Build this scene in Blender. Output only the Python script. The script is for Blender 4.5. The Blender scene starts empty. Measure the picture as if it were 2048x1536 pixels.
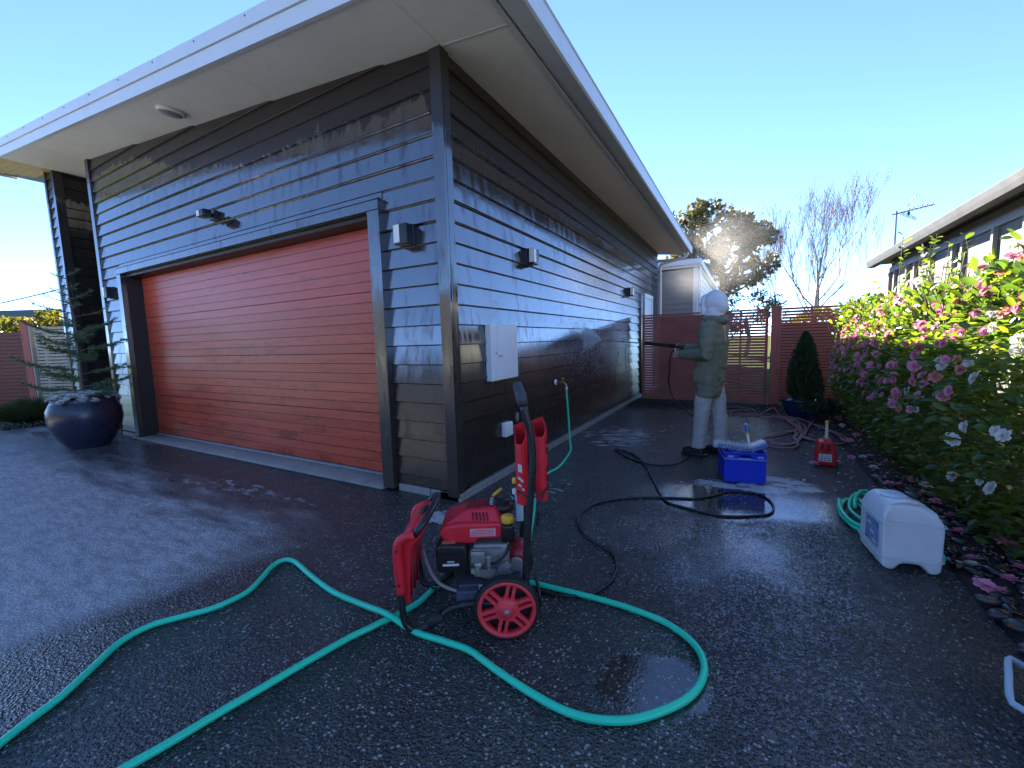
import bpy, bmesh, math, random
import numpy as np
from mathutils import Vector, Matrix, noise as mnoise

# ------------------------------------------------------------------ camera
S = bpy.context.scene
COL = S.collection
cam_d = bpy.data.cameras.new("camera")
cam_d.sensor_fit = 'HORIZONTAL'; cam_d.sensor_width = 36.0
cam_d.lens = 36.0 * 831.3 / 2048.0
cam_d.clip_start = 0.05; cam_d.clip_end = 3000
cam = bpy.data.objects.new("camera", cam_d); COL.objects.link(cam)
PIT, ROL, YAW = 0.1014947, -0.0284759, 0.5112178
_f = Vector((-math.sin(YAW)*math.cos(PIT), math.cos(YAW)*math.cos(PIT), -math.sin(PIT)))
_r = Vector((math.cos(YAW), math.sin(YAW), 0)); _u = _r.cross(_f)
_R = _r*math.cos(ROL) + _u*math.sin(ROL); _U = -_r*math.sin(ROL) + _u*math.cos(ROL)
CAM = Vector((1.969, -2.587, 1.27))
cam.matrix_world = Matrix(((_R.x,_U.x,-_f.x,CAM.x),(_R.y,_U.y,-_f.y,CAM.y),(_R.z,_U.z,-_f.z,CAM.z),(0,0,0,1)))
S.camera = cam

# ------------------------------------------------------------------ sky, sun, exposure
SUN_AZ, SUN_EL = math.radians(33), math.radians(28)      # azimuth left of +y
SUN = Vector((-math.sin(SUN_AZ)*math.cos(SUN_EL), math.cos(SUN_AZ)*math.cos(SUN_EL), math.sin(SUN_EL)))
W = bpy.data.worlds.new("World"); S.world = W; W.use_nodes = True
wn = W.node_tree; wn.nodes.clear()
sky = wn.nodes.new('ShaderNodeTexSky'); sky.sky_type = 'NISHITA'; sky.sun_disc = False
sky.sun_elevation = SUN_EL; sky.sun_rotation = -SUN_AZ
sky.air_density = 0.37; sky.dust_density = 0.0; sky.ozone_density = 4.2; sky.altitude = 0
bg = wn.nodes.new('ShaderNodeBackground'); bg.inputs['Strength'].default_value = 0.10
wo = wn.nodes.new('ShaderNodeOutputWorld')
wn.links.new(sky.outputs[0], bg.inputs[0]); wn.links.new(bg.outputs[0], wo.inputs[0])
sl = bpy.data.lights.new("sun", 'SUN'); sl.energy = 5.0; sl.angle = math.radians(0.53); sl.color = (1.0, 0.93, 0.80)
so = bpy.data.objects.new("sun", sl); COL.objects.link(so)
so.rotation_mode = 'QUATERNION'; so.rotation_quaternion = SUN.to_track_quat('Z', 'Y'); so.location = (-10, 20, 20)
vs = S.view_settings
S.display_settings.display_device = 'sRGB'
vs.view_transform = 'Standard'; vs.look = 'None'; vs.gamma = 1.0; vs.use_curve_mapping = False
vs.exposure = 2.85
S.render.engine = 'CYCLES'
S.cycles.max_bounces = 8; S.cycles.volume_bounces = 4; S.cycles.transparent_max_bounces = 12
S.cycles.use_denoising = True
S.cycles.sample_clamp_indirect = 6.0

# ------------------------------------------------------------------ measured ground points (metres)
GREEN_HOSE = [(-0.068,-2.411,0.014),(-0.12,-2.343,0.014),(-0.161,-2.269,0.014),(-0.201,-2.187,0.014),(-0.282,-2.083,0.014),(-0.378,-1.961,0.014),(-0.393,-1.85,0.014),(-0.329,-1.739,0.014),(-0.269,-1.638,0.014),(-0.256,-1.504,0.014),(-0.312,-1.396,0.014),(-0.394,-1.277,0.014),(-0.398,-1.205,0.014),(-0.316,-1.19,0.014),(-0.106,-1.239,0.014),(0.142,-1.286,0.014),(0.341,-1.296,0.014),(0.439,-1.307,0.014),(0.571,-1.32,0.014),(0.744,-1.328,0.014),(0.881,-1.309,0.014),(1.008,-1.302,0.014),(1.091,-1.321,0.014),(1.183,-1.344,0.014),(1.326,-1.372,0.014),(1.447,-1.385,0.014),(1.549,-1.373,0.014),(1.654,-1.327,0.014),(1.736,-1.256,0.014),(1.818,-1.153,0.014),(1.86,-1.047,0.014),(1.861,-0.94,0.014),(1.811,-0.845,0.014),(1.691,-0.768,0.014),(1.531,-0.74,0.014),(1.386,-0.736,0.014),(1.235,-0.744,0.014),(1.101,-0.753,0.014),(1.021,-0.759,0.014),(0.851,-0.786,0.014),(0.691,-0.788,0.014),(0.61,-0.823,0.014),(0.603,-0.93,0.014),(0.596,-1.025,0.014),(0.608,-1.145,0.014),(0.596,-1.219,0.014),(0.577,-1.282,0.014),(0.552,-1.345,0.014),(0.536,-1.394,0.014),(0.505,-1.477,0.014),(0.466,-1.641,0.014),(0.437,-1.786,0.014),(0.404,-1.942,0.014),(0.38,-2.078,0.014),(0.355,-2.182,0.014),(0.346,-2.257,0.014)]
BLACK_HOSE_GROUND = [(1.525,2.543,0.007),(1.498,2.136,0.007),(1.437,1.848,0.007),(1.376,1.7,0.007),(1.284,1.636,0.007),(1.184,1.623,0.007),(1.05,1.658,0.007),(0.898,1.786,0.007),(0.782,1.923,0.007),(0.694,2.061,0.007),(0.708,2.062,0.007),(0.808,2.008,0.007),(0.936,1.918,0.007),(1.039,1.759,0.007),(1.139,1.536,0.007),(1.24,1.274,0.007),(1.336,1.004,0.007),(1.414,0.794,0.007),(1.458,0.703,0.007),(1.508,0.655,0.007),(1.595,0.628,0.007),(1.679,0.602,0.007),(1.766,0.58,0.007),(1.848,0.578,0.007),(1.948,0.611,0.007),(2.046,0.666,0.007),(2.126,0.724,0.007),(2.167,0.79,0.007),(2.182,0.893,0.007),(2.171,1.012,0.007),(2.125,1.112,0.007),(2.053,1.155,0.007),(1.947,1.14,0.007),(1.871,1.097,0.007),(1.806,1.001,0.007),(1.742,0.916,0.007),(1.655,0.843,0.007),(1.535,0.8,0.007),(1.383,0.742,0.007),(1.248,0.671,0.007),(1.148,0.595,0.007),(1.062,0.506,0.007),(0.991,0.401,0.007),(0.963,0.286,0.007),(0.959,0.167,0.007),(0.97,0.081,0.007),(1.015,-0.02,0.007),(1.084,-0.109,0.007),(1.17,-0.173,0.007),(1.244,-0.213,0.007),(1.303,-0.257,0.007),(1.347,-0.324,0.007),(1.378,-0.41,0.007),(1.389,-0.488,0.007),(1.386,-0.568,0.007),(1.364,-0.647,0.007),(1.332,-0.703,0.007),(1.299,-0.736,0.007),(1.258,-0.763,0.007),(1.197,-0.783,0.007),(1.095,-0.802,0.007),(0.992,-0.795,0.007)]
BLACK_HOSE_DROP = [(1.244,2.36,1.059),(1.231,2.386,0.9),(1.217,2.412,0.755),(1.264,2.438,0.591),(1.391,2.464,0.443),(1.505,2.491,0.336),(1.563,2.517,0.197),(1.557,2.543,0.086)]
BROWN_HOSE = [[(1.589,5.409,0.012),(1.8,5.566,0.012),(1.991,5.483,0.012),(2.128,5.28,0.012),(2.246,5.064,0.012),(2.366,4.868,0.012),(2.484,4.794,0.012),(2.595,4.791,0.012),(2.714,4.621,0.012),(2.812,4.348,0.012),(2.89,4.071,0.012),(2.98,3.849,0.012),(3.029,3.611,0.012),(3.045,3.419,0.012),(2.996,3.287,0.012),(2.881,3.184,0.012),(2.752,3.222,0.012),(2.678,3.307,0.012),(2.619,3.423,0.012)],[(1.594,5.09,0.012),(1.788,5.159,0.012),(1.937,5.289,0.012),(2.087,5.381,0.012),(2.12,5.432,0.012),(2.127,5.204,0.012),(2.192,4.905,0.012),(2.317,5.347,0.012),(2.413,5.63,0.012),(2.448,5.318,0.012),(2.472,4.907,0.012),(2.527,4.492,0.012),(2.571,4.174,0.012),(2.604,3.982,0.012),(2.565,3.821,0.012),(2.468,3.689,0.012),(2.339,3.501,0.012),(2.236,3.287,0.012),(2.17,3.137,0.012)],[(2.222,4.916,0.012),(2.123,4.949,0.012),(2.001,5.234,0.012),(1.863,5.185,0.012),(1.793,4.973,0.012),(1.85,4.78,0.012),(2.001,4.801,0.012),(2.12,4.764,0.012),(2.272,4.67,0.012),(2.407,4.753,0.012),(2.517,4.73,0.012),(2.581,4.397,0.012),(2.635,4.147,0.012),(2.618,3.842,0.012),(2.549,3.457,0.012),(2.509,3.337,0.012),(2.523,3.09,0.012),(2.517,2.942,0.012),(2.45,2.793,0.012),(2.332,2.743,0.012),(2.217,2.798,0.012)],[(1.867,4.963,0.012),(2.022,4.877,0.012),(2.172,4.898,0.012),(2.332,4.757,0.012),(2.5,4.755,0.012),(2.615,4.705,0.012),(2.643,4.421,0.012),(2.65,4.05,0.012),(2.62,3.659,0.012),(2.549,3.293,0.012),(2.462,3.027,0.012),(2.379,2.949,0.012),(2.296,2.976,0.012),(2.219,3.039,0.012)],[(2.557,4.777,0.012),(2.627,4.529,0.012),(2.697,4.277,0.012),(2.69,3.967,0.012),(2.61,3.482,0.012),(2.534,3.132,0.012),(2.466,2.992,0.012),(2.349,2.907,0.012),(2.237,2.933,0.012)],[(2.977,4.933,0.012),(2.836,4.551,0.012),(2.742,4.087,0.012),(2.66,3.675,0.012),(2.609,3.398,0.012),(2.649,3.295,0.012),(2.723,3.267,0.012),(2.792,3.22,0.012)],[(2.561,3.773,0.012),(2.549,3.542,0.012),(2.518,3.361,0.012),(2.526,3.205,0.012)],[(2.187,3.205,0.012),(2.334,3.412,0.012),(2.471,3.622,0.012),(2.569,3.776,0.012),(2.621,3.916,0.012),(2.609,4.137,0.012),(2.578,4.691,0.012)],[(2.795,4.341,0.012),(2.874,4.189,0.012),(2.931,3.92,0.012),(2.99,3.721,0.012),(3.008,3.443,0.012),(3.006,3.347,0.012),(2.972,3.428,0.012)]]
TAP_HOSE = [(0.13,1.8,0.75),(0.15,1.852,0.652),(0.17,1.904,0.488),(0.19,1.908,0.281),(0.21,1.865,0.084),(0.23,1.748,-0.004),(0.349,1.365,0.014),(0.381,1.116,0.014),(0.365,0.97,0.014),(0.367,0.794,0.014),(0.428,0.531,0.014)]
COIL = [[(2.696,0.732,0.02),(2.635,0.74,0.02),(2.586,0.836,0.02),(2.584,1.038,0.02),(2.614,1.197,0.02),(2.675,1.259,0.02),(2.718,1.196,0.02),(2.737,1.11,0.02)],[(2.69,0.705,0.02),(2.622,0.672,0.02),(2.588,0.796,0.02),(2.594,1.012,0.02),(2.649,1.213,0.02),(2.732,1.269,0.02),(2.797,1.233,0.02)],[(2.704,0.773,0.02),(2.662,0.844,0.02),(2.64,1.004,0.02),(2.692,1.25,0.02),(2.753,1.383,0.02),(2.8,1.387,0.02),(2.818,1.292,0.02)],[(2.685,0.678,0.02),(2.631,0.676,0.02),(2.59,0.757,0.02),(2.579,0.945,0.02),(2.6,1.141,0.02)],[(2.663,0.985,0.02),(2.704,1.189,0.02),(2.77,1.373,0.02),(2.81,1.392,0.02)]]
PINK_AT = [(2.909,1.591),(2.593,1.519),(3.004,1.484),(3.158,1.468),(3.547,1.332),(3.657,1.308),(3.592,1.203),(3.707,1.185),(2.522,1.195),(2.726,1.157),(2.904,1.177),(4.693,1.332),(4.752,0.923),(4.676,1.062),(4.769,0.774),(3.252,1.009),(2.864,1.003),(1.48,1.091),(1.903,0.988),(2.074,0.842),(2.503,0.644),(1.916,0.864),(2.833,0.738),(2.449,0.862),(1.443,0.904),(1.405,1.014),(1.212,1.55),(1.278,1.497),(1.376,1.454),(1.823,1.587),(3.095,1.744),(1.052,1.265),(1.496,1.019),(1.452,1.406),(0.829,1.589),(0.722,1.599),(0.579,1.634),(0.382,1.504),(0.366,1.565),(0.338,1.322),(1.13,1.499),(0.496,1.419),(0.489,1.553),(0.629,1.556),(3.145,1.412),(1.821,1.313),(2.531,1.237),(3.401,1.338)]
WHITE_AT = [(0.19,0.958),(0.541,0.743),(0.332,0.741),(0.607,0.652),(0.509,0.459),(0.469,0.433),(0.683,1.082),(0.21,1.092),(0.188,0.959),(0.216,1.27),(0.663,1.269),(0.777,1.351),(0.49,1.213),(0.207,1.219),(4.769,0.56),(3.857,0.596),(3.351,0.98),(4.092,0.801),(5.24,0.662),(3.882,0.695),(5.878,1.117),(4.563,0.643),(0.156,1.126),(2.457,1.579),(2.79,1.692),(2.347,1.715),(3.364,1.779)]
FALLEN = [(2.576,2.21,0.0),(2.778,2.354,0.0),(2.927,2.593,0.0),(3.008,2.569,0.0),(3.073,2.598,0.0),(3.011,1.71,0.0),(3.062,1.688,0.0),(3.182,1.829,0.0),(3.22,1.693,0.0),(3.154,1.488,0.0),(3.172,1.058,0.0),(3.117,0.795,0.0),(3.05,0.432,0.0),(3.03,0.355,0.0),(2.999,0.137,0.0),(3.035,0.108,0.0),(3.205,0.363,0.0),(3.117,0.231,0.0),(3.26,0.92,0.0),(3.275,0.632,0.0),(3.26,0.739,0.0),(3.126,4.984,0.0),(3.144,4.737,0.0),(3.104,4.161,0.0),(3.014,4.451,0.0),(3.034,3.285,0.0),(3.141,3.571,0.0),(2.992,4.679,0.0),(3.014,2.195,0.0),(3.29,1.363,0.0),(3.174,1.323,0.0)]
GRIP = [(-0.37,0.03,0.469),(-0.331,0.07,0.509),(-0.312,0.15,0.535),(-0.305,0.27,0.544),(-0.317,0.34,0.533),(-0.347,0.38,0.511),(-0.38,0.4,0.476)]
FAR_ARM = [(-0.38,0.4,0.476),(-0.417,0.4,0.435),(-0.457,0.4,0.392),(-0.474,0.4,0.326)]

R = random.Random(7)
NPR = np.random.RandomState(11)
IDENT = Matrix.Identity(4)

# ------------------------------------------------------------------ scene helpers
def tag(o, label=None, cat=None, group=None, kind=None):
    if label: o['label'] = label
    if cat: o['category'] = cat
    if group: o['group'] = group
    if kind: o['kind'] = kind
    return o
def link(o, parent=None):
    COL.objects.link(o)
    if parent is not None:
        o.parent = parent
        M = parent.matrix_basis.copy()
        p = parent.parent
        while p is not None:
            M = p.matrix_basis @ M if p.type == 'EMPTY' else M
            p = p.parent
        if o.get('_world', False):
            o.matrix_parent_inverse = M.inverted()
    return o
def thing(name, label, cat, loc=(0,0,0), rotz=0.0, group=None):
    o = bpy.data.objects.new(name, None); o.empty_display_size = .2
    o.matrix_basis = Matrix.Translation(loc) @ Matrix.Rotation(rotz, 4, 'Z')
    COL.objects.link(o); tag(o, label, cat, group); return o
def addobj(name, mesh, parent=None, world=True, M=None):
    """world=True: mesh coordinates are world coordinates; False: local to the parent."""
    o = bpy.data.objects.new(name, mesh)
    COL.objects.link(o)
    if M is not None: o.matrix_basis = M
    if parent is not None:
        o.parent = parent
        if world:
            P = parent
            while P.parent is not None: P = P.parent
            o.matrix_parent_inverse = (P.matrix_basis.inverted() if parent is P else IDENT)
    return o
def copy_tree(o, parent=None):
    c = o.copy(); COL.objects.link(c); c.parent = parent
    if parent is not None: c.matrix_parent_inverse = o.matrix_parent_inverse.copy()
    for ch in list(o.children): copy_tree(ch, c)
    return c

class MB:
    """collects simple shapes into one mesh"""
    def __init__(s): s.v = []; s.f = []; s.sm = []; s.mi = []; s.m = 0
    def add(s, vs, fs, smooth=False):
        b = len(s.v); s.v += [tuple(x) for x in vs]
        for f in fs: s.f.append(tuple(i+b for i in f)); s.sm.append(smooth); s.mi.append(s.m)
        return s
    def box(s, a, b, M=None):
        x0,y0,z0 = a; x1,y1,z1 = b
        vs = [(x0,y0,z0),(x1,y0,z0),(x1,y1,z0),(x0,y1,z0),(x0,y0,z1),(x1,y0,z1),(x1,y1,z1),(x0,y1,z1)]
        if M is not None: vs = [M @ Vector(v) for v in vs]
        return s.add(vs, [(0,3,2,1),(4,5,6,7),(0,1,5,4),(1,2,6,5),(2,3,7,6),(3,0,4,7)])
    def prism(s, poly, f0, f1):
        """poly: list of 2d points; f0/f1 map a point to 3d on either side"""
        n = len(poly); vs = [f0(*p) for p in poly] + [f1(*p) for p in poly]
        fs = [tuple(range(n))[::-1], tuple(range(n, 2*n))] + [(i, (i+1) % n, n+(i+1) % n, n+i) for i in range(n)]
        return s.add(vs, fs)
    def tube(s, path, r, n=8, closed=False, smooth=True, cap=True):
        P = [Vector(p) for p in path]; k = len(P)
        rr = r if isinstance(r, (list, tuple)) else [r]*k
        t0 = (P[1]-P[0]).normalized()
        up = Vector((0,0,1)) if abs(t0.z) < .9 else Vector((1,0,0))
        nrm = (up - t0*up.dot(t0)).normalized(); vs = []
        for i in range(k):
            if closed: t = (P[(i+1) % k]-P[i-1])
            else: t = (P[min(i+1,k-1)]-P[max(i-1,0)])
            if t.length < 1e-9: t = t0.copy()
            t.normalize(); nrm = nrm - t*nrm.dot(t)
            if nrm.length < 1e-6: nrm = t.orthogonal()
            nrm.normalize(); b = t.cross(nrm)
            for j in range(n):
                a = 2*math.pi*j/n; vs.append(P[i] + (nrm*math.cos(a)+b*math.sin(a))*rr[i])
        fs = []
        for i in range(k if closed else k-1):
            i2 = (i+1) % k
            for j in range(n):
                fs.append((i*n+j, i*n+(j+1) % n, i2*n+(j+1) % n, i2*n+j))
        s.add(vs, fs, smooth)
        if cap and not closed:
            s.add([vs[j] for j in range(n)], [tuple(range(n))[::-1]]); s.add([vs[(k-1)*n+j] for j in range(n)], [tuple(range(n))])
        return s
    def lathe(s, prof, n=24, M=None, smooth=True, cap=True):
        """prof: (radius, height) pairs turned about z"""
        M = M or IDENT; vs = []; fs = []; k = len(prof)
        for r, z in prof:
            for j in range(n):
                a = 2*math.pi*j/n; vs.append(M @ Vector((r*math.cos(a), r*math.sin(a), z)))
        for i in range(k-1):
            for j in range(n): fs.append((i*n+j, i*n+(j+1) % n, (i+1)*n+(j+1) % n, (i+1)*n+j))
        s.add(vs, fs, smooth)
        if cap and prof[0][0] > 1e-4: s.add(vs[:n], [tuple(range(n))[::-1]])
        if cap and prof[-1][0] > 1e-4: s.add(vs[-n:], [tuple(range(n))])
        return s
    def ball(s, c, r, n=10, m=7, sc=(1,1,1), M=None):
        vs = []; fs = []; M = M or IDENT
        for i in range(m+1):
            th = math.pi*i/m
            for j in range(n):
                a = 2*math.pi*j/n
                vs.append(Vector(c) + (M.to_3x3() @ Vector((r*sc[0]*math.sin(th)*math.cos(a), r*sc[1]*math.sin(th)*math.sin(a), r*sc[2]*math.cos(th)))))
        for i in range(m):
            for j in range(n): fs.append((i*n+j, (i+1)*n+j, (i+1)*n+(j+1) % n, i*n+(j+1) % n))
        return s.add(vs, fs, True)
    def mesh(s, name, mats):
        me = bpy.data.meshes.new(name); me.from_pydata(s.v, [], s.f)
        for m in (mats if isinstance(mats, (list, tuple)) else [mats]): me.materials.append(m)
        me.polygons.foreach_set('use_smooth', s.sm); me.polygons.foreach_set('material_index', s.mi)
        me.update(); return me
    def build(s, name, mats, parent=None, world=True, bevel=0, seg=2, weld=False):
        me = s.mesh(name, mats)
        if bevel or weld:
            bm = bmesh.new(); bm.from_mesh(me)
            bmesh.ops.remove_doubles(bm, verts=bm.verts, dist=1e-5)
            bmesh.ops.recalc_face_normals(bm, faces=bm.faces)
            if bevel:
                es = [e for e in bm.edges if len(e.link_faces) == 2 and e.calc_face_angle(0) > .5]
                bmesh.ops.bevel(bm, geom=es, offset=bevel, segments=seg, affect='EDGES', profile=.6, clamp_overlap=True)
            bm.to_mesh(me); bm.free()
            if bevel > .004: me.polygons.foreach_set('use_smooth', [True]*len(me.polygons))
        return addobj(name, me, parent, world)

def smooth_path(pts, step=.03, closed=False):
    P = [Vector(p) for p in pts]; out = []; n = len(P)
    for i in range(n if closed else n-1):
        if closed: a,b,c,d = P[i-1],P[i],P[(i+1)%n],P[(i+2)%n]
        else: a,b,c,d = P[max(i-1,0)],P[i],P[i+1],P[min(i+2,n-1)]
        k = max(1, int((c-b).length/step))
        for j in range(k):
            t = j/k
            out.append(.5*((2*b)+(c-a)*t+(2*a-5*b+4*c-d)*t*t+(3*b-a-3*c+d)*t*t*t))
    if not closed: out.append(P[-1])
    return out
def np_mesh(name, V, F, mats, smooth=False):
    """V (n,3) array, F (m,k) array of equal polygons"""
    me = bpy.data.meshes.new(name); n = len(V); m, k = F.shape
    me.vertices.add(n); me.vertices.foreach_set('co', np.asarray(V, np.float32).ravel())
    me.loops.add(m*k); me.loops.foreach_set('vertex_index', np.asarray(F, np.int32).ravel())
    me.polygons.add(m); me.polygons.foreach_set('loop_start', np.arange(0, m*k, k, dtype=np.int32))
    me.polygons.foreach_set('loop_total', np.full(m, k, np.int32))
    me.polygons.foreach_set('use_smooth', np.full(m, smooth))
    me.materials.append(mats); me.update(calc_edges=True); me.validate(); return me
def scatter(bv, bf, pos, ax, up, scale):
    """copies of a base mesh (bv,bf): its x along ax, z near up"""
    pos = np.asarray(pos, float); n = len(pos)
    X = np.asarray(ax, float); X = X/np.linalg.norm(X, axis=1)[:,None]
    Z = np.asarray(up, float); Z = Z - X*np.sum(X*Z, 1)[:,None]; Z = Z/(np.linalg.norm(Z, axis=1)[:,None]+1e-9)
    Y = np.cross(Z, X)
    sc = np.broadcast_to(np.asarray(scale, float), (n,)) if np.ndim(scale) < 2 else None
    V = bv[None,:,0,None]*X[:,None]+bv[None,:,1,None]*Y[:,None]+bv[None,:,2,None]*Z[:,None]
    V = V*sc[:,None,None] + pos[:,None]
    F = bf[None]+ (np.arange(n)*len(bv))[:,None,None]
    return V.reshape(-1,3), F.reshape(-1, bf.shape[1])

# ------------------------------------------------------------------ materials
class NT:
    def __init__(s, name):
        s.mat = bpy.data.materials.new(name); s.mat.use_nodes = True
        s.t = s.mat.node_tree; s.t.nodes.clear(); s.out = s.t.nodes.new('ShaderNodeOutputMaterial')
    def n(s, typ, props=None, **inp):
        nd = s.t.nodes.new('ShaderNode'+typ)
        for k, v in (props or {}).items(): setattr(nd, k, v)
        for k, v in inp.items():
            key = k.replace('_', ' ')
            if k[0] == 'i' and k[1:].isdigit(): key = int(k[1:])
            s.set(nd.inputs[key], v)
        return nd
    def set(s, sock, v):
        if isinstance(v, bpy.types.NodeSocket): s.t.links.new(v, sock)
        elif isinstance(v, bpy.types.Node): s.t.links.new(v.outputs[0], sock)
        elif hasattr(v, '__len__') and sock.type == 'RGBA' and len(v) == 3: sock.default_value = (*v, 1)
        else: sock.default_value = v
    def m(s, op, a, b=0.0, c=None, clamp=False):
        nd = s.n('Math', {'operation': op, 'use_clamp': clamp}, i0=a, i1=b)
        if c is not None: s.set(nd.inputs[2], c)
        return nd.outputs[0]
    def step(s, v, lo, hi, a=0.0, b=1.0):
        nd = s.n('MapRange', {'interpolation_type': 'SMOOTHSTEP'}, i0=v, i1=lo, i2=hi, i3=a, i4=b); return nd.outputs[0]
    def mix(s, f, a, b):
        nd = s.n('MixRGB', None, i0=f, i1=a, i2=b); return nd.outputs[0]
    def mixf(s, f, a, b): return s.n('Mix', {'data_type': 'FLOAT'}, i0=f, i2=a, i3=b).outputs[0]
    def pos(s): return s.n('NewGeometry').outputs['Position']
    def obj(s): return s.n('TexCoord').outputs['Object']
    def scale(s, v, k):
        return s.n('VectorMath', {'operation': 'MULTIPLY'}, i0=v, i1=k if hasattr(k, '__len__') else (k,k,k)).outputs[0]
    def noise(s, v, sc, det=4, rough=.55):
        return s.n('TexNoise', None, Vector=v, Scale=sc, Detail=det, Roughness=rough).outputs[0]
    def sep(s, v): return s.n('SeparateXYZ', None, i0=v).outputs
    def bump(s, h, st=.2, d=.01, nrm=None):
        nd = s.n('Bump', None, Height=h, Strength=st, Distance=d)
        if nrm is not None: s.set(nd.inputs['Normal'], nrm)
        return nd.outputs[0]
    def bsdf(s, color, rough, metal=0.0, normal=None, coat=0.0, coat_rough=.03, coat_n=None, ior=1.5, trans=0.0, sub=0.0):
        b = s.n('BsdfPrincipled', None, Base_Color=color, Roughness=rough, Metallic=metal, IOR=ior)
        s.set(b.inputs['Coat Weight'], coat); s.set(b.inputs['Coat Roughness'], coat_rough)
        s.set(b.inputs['Transmission Weight'], trans)
        if normal is not None: s.set(b.inputs['Normal'], normal)
        if coat_n is not None: s.set(b.inputs['Coat Normal'], coat_n)
        return b
    def done(s, sh):
        s.t.links.new(sh.outputs[0] if isinstance(sh, bpy.types.Node) else sh, s.out.inputs['Surface']); return s.mat

def plain(name, col, rough=.5, metal=0.0, var=.18, vs=6.0, bump=0.0, bs=60.0, coat=0.0, dirt=None, local=True, ior=1.5):
    t = NT(name); v = t.obj() if local else t.pos()
    n = t.noise(v, vs, 5); n2 = t.noise(v, vs*9, 3)
    f = t.m('MULTIPLY', t.m('SUBTRACT', t.m('ADD', t.m('MULTIPLY', n, .7), t.m('MULTIPLY', n2, .3)), .5), 2.0)
    k = t.m('ADD', 1.0, t.m('MULTIPLY', f, var*2))
    c = t.n('VectorMath', {'operation': 'SCALE'}, i0=col, Scale=k).outputs[0]
    if dirt is not None:
        dm = t.step(t.noise(t.scale(v, (1,1,.6)), vs*2.3, 6, .7), .52, .72)
        c = t.mix(t.m('MULTIPLY', dm, dirt[1]), c, dirt[0])
    r = t.m('ADD', rough, t.m('MULTIPLY', f, .25*rough), clamp=True)
    nm = t.bump(t.noise(v, bs, 4), bump, .004) if bump else None
    return t.done(t.bsdf(c, r, metal, nm, coat, ior=ior))

def wet_paint(name, col, planky=False, ior=2.9):
    """painted timber under a broken, running film of water"""
    t = NT(name); p = t.pos(); x, y, z = t.sep(p)
    st = t.noise(t.scale(p, (14, 14, 1.6)), 1.0, 6, .62)          # vertical runs
    big = t.noise(t.scale(p, (1.0, 1.0, 1.4)), .9, 3)
    fine = t.noise(t.scale(p, (60, 60, 9)), 1.0, 3)
    m = t.m('ADD', t.m('MULTIPLY', t.m('SUBTRACT', st, .5), 1.5), t.m('MULTIPLY', t.m('SUBTRACT', big, .5), 1.6))
    hi = t.step(t.m('SUBTRACT', z, t.m('ADD', t.step(x, -.06, -.2, .12, .42), t.step(x, -2.0, -6.0, 0, .7))), 2.45, 2.95, 1.0, -.55)                        # the film has not reached the top boards
    wet = t.m('MULTIPLY', t.step(t.m('ADD', m, hi), .12, .34), t.step(t.noise(t.scale(p, (7, 7, 1.1)), 1.3, 6, .7), .33, .50, .45, 1.0))
    if planky:
        gr = t.noise(t.scale(p, (1.6, 1.6, 48)), 1.0, 5, .6); sp = t.noise(t.scale(p, (3, 3, 26)), 1.0, 6, .75)
        blot = t.step(t.m('ADD', t.m('MULTIPLY', t.noise(t.scale(p, (1.3,1.3,9)), 1.1, 6, .72), .85), t.m('MULTIPLY', t.m('SUBTRACT', t.noise(t.scale(p, (40,40,8)), 1.0, 3), .5), .35)), .45, .51)
        low = t.m('MULTIPLY', t.step(z, 1.70, 1.25), t.step(t.noise(p, .9, 3), .36, .52))
        blot = t.m('MULTIPLY', blot, low)
        oi = t.n('ObjectInfo').outputs['Random']
        c = t.mix(t.m('ADD', t.m('MULTIPLY', t.step(gr, .3, .75), .6), t.m('MULTIPLY', oi, .5)), [k*.85 for k in col], [k*1.3 for k in col])
        c = t.mix(t.m('MULTIPLY', blot, .75), c, (.22, .036, .010))
        c = t.mix(t.m('MULTIPLY', t.step(sp, .58, .68), .6), c, (.09, .014, .010))
        n0 = t.bump(t.m('ADD', t.m('MULTIPLY', gr, .6), t.m('MULTIPLY', fine, .3)), .30, .004)
        film = t.m('SUBTRACT', 1.0, t.m('MULTIPLY', blot, .5))
        rg = t.mixf(blot, .42, .30)
        return t.done(t.bsdf(c, rg, 0, n0, t.m('MULTIPLY', film, .35), .30, n0, 1.4))
    oi = t.n('ObjectInfo').outputs['Random']
    dust = t.m('ADD', t.noise(p, 5, 6, .7), t.m('MULTIPLY', t.m('SUBTRACT', oi, .5), .25))
    c = t.mix(t.step(dust, .35, .75), col, [k*1.35 for k in col])
    c = t.mix(t.m('MULTIPLY', t.step(t.noise(p, 140, 2), .77, .8), .5), c, (.22, .21, .2))   # splashed grit
    ripple = t.m('ADD', t.m('MULTIPLY', t.noise(t.scale(p, (70, 70, 26)), 1.0, 2), .6), t.m('MULTIPLY', st, .5))
    band = t.m('MULTIPLY', t.step(t.noise(t.scale(p, (.55, .55, 1.1)), 1.7, 3), .50, .62), t.step(z, 1.9, 1.0))
    amt = t.m('ADD', .05, t.m('MULTIPLY', band, .50))
    bn = t.n('Bump', None, Height=ripple, Distance=.004); t.set(bn.inputs['Strength'], amt)
    low = t.step(t.m('ADD', z, t.m('MULTIPLY', t.m('SUBTRACT', st, .5), .5)), 1.30, .95)
    rgh = t.mixf(wet, t.mixf(fine, .30, .45), t.mixf(low, t.mixf(t.step(st, .35, .7), .07, .20), .24))
    b = t.bsdf(c, rgh, 0, bn.outputs[0], 0, ior=1.0); t.set(b.inputs['IOR'], t.mixf(wet, 1.42, t.mixf(low, ior, 1.6)))
    return t.done(b)

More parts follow.
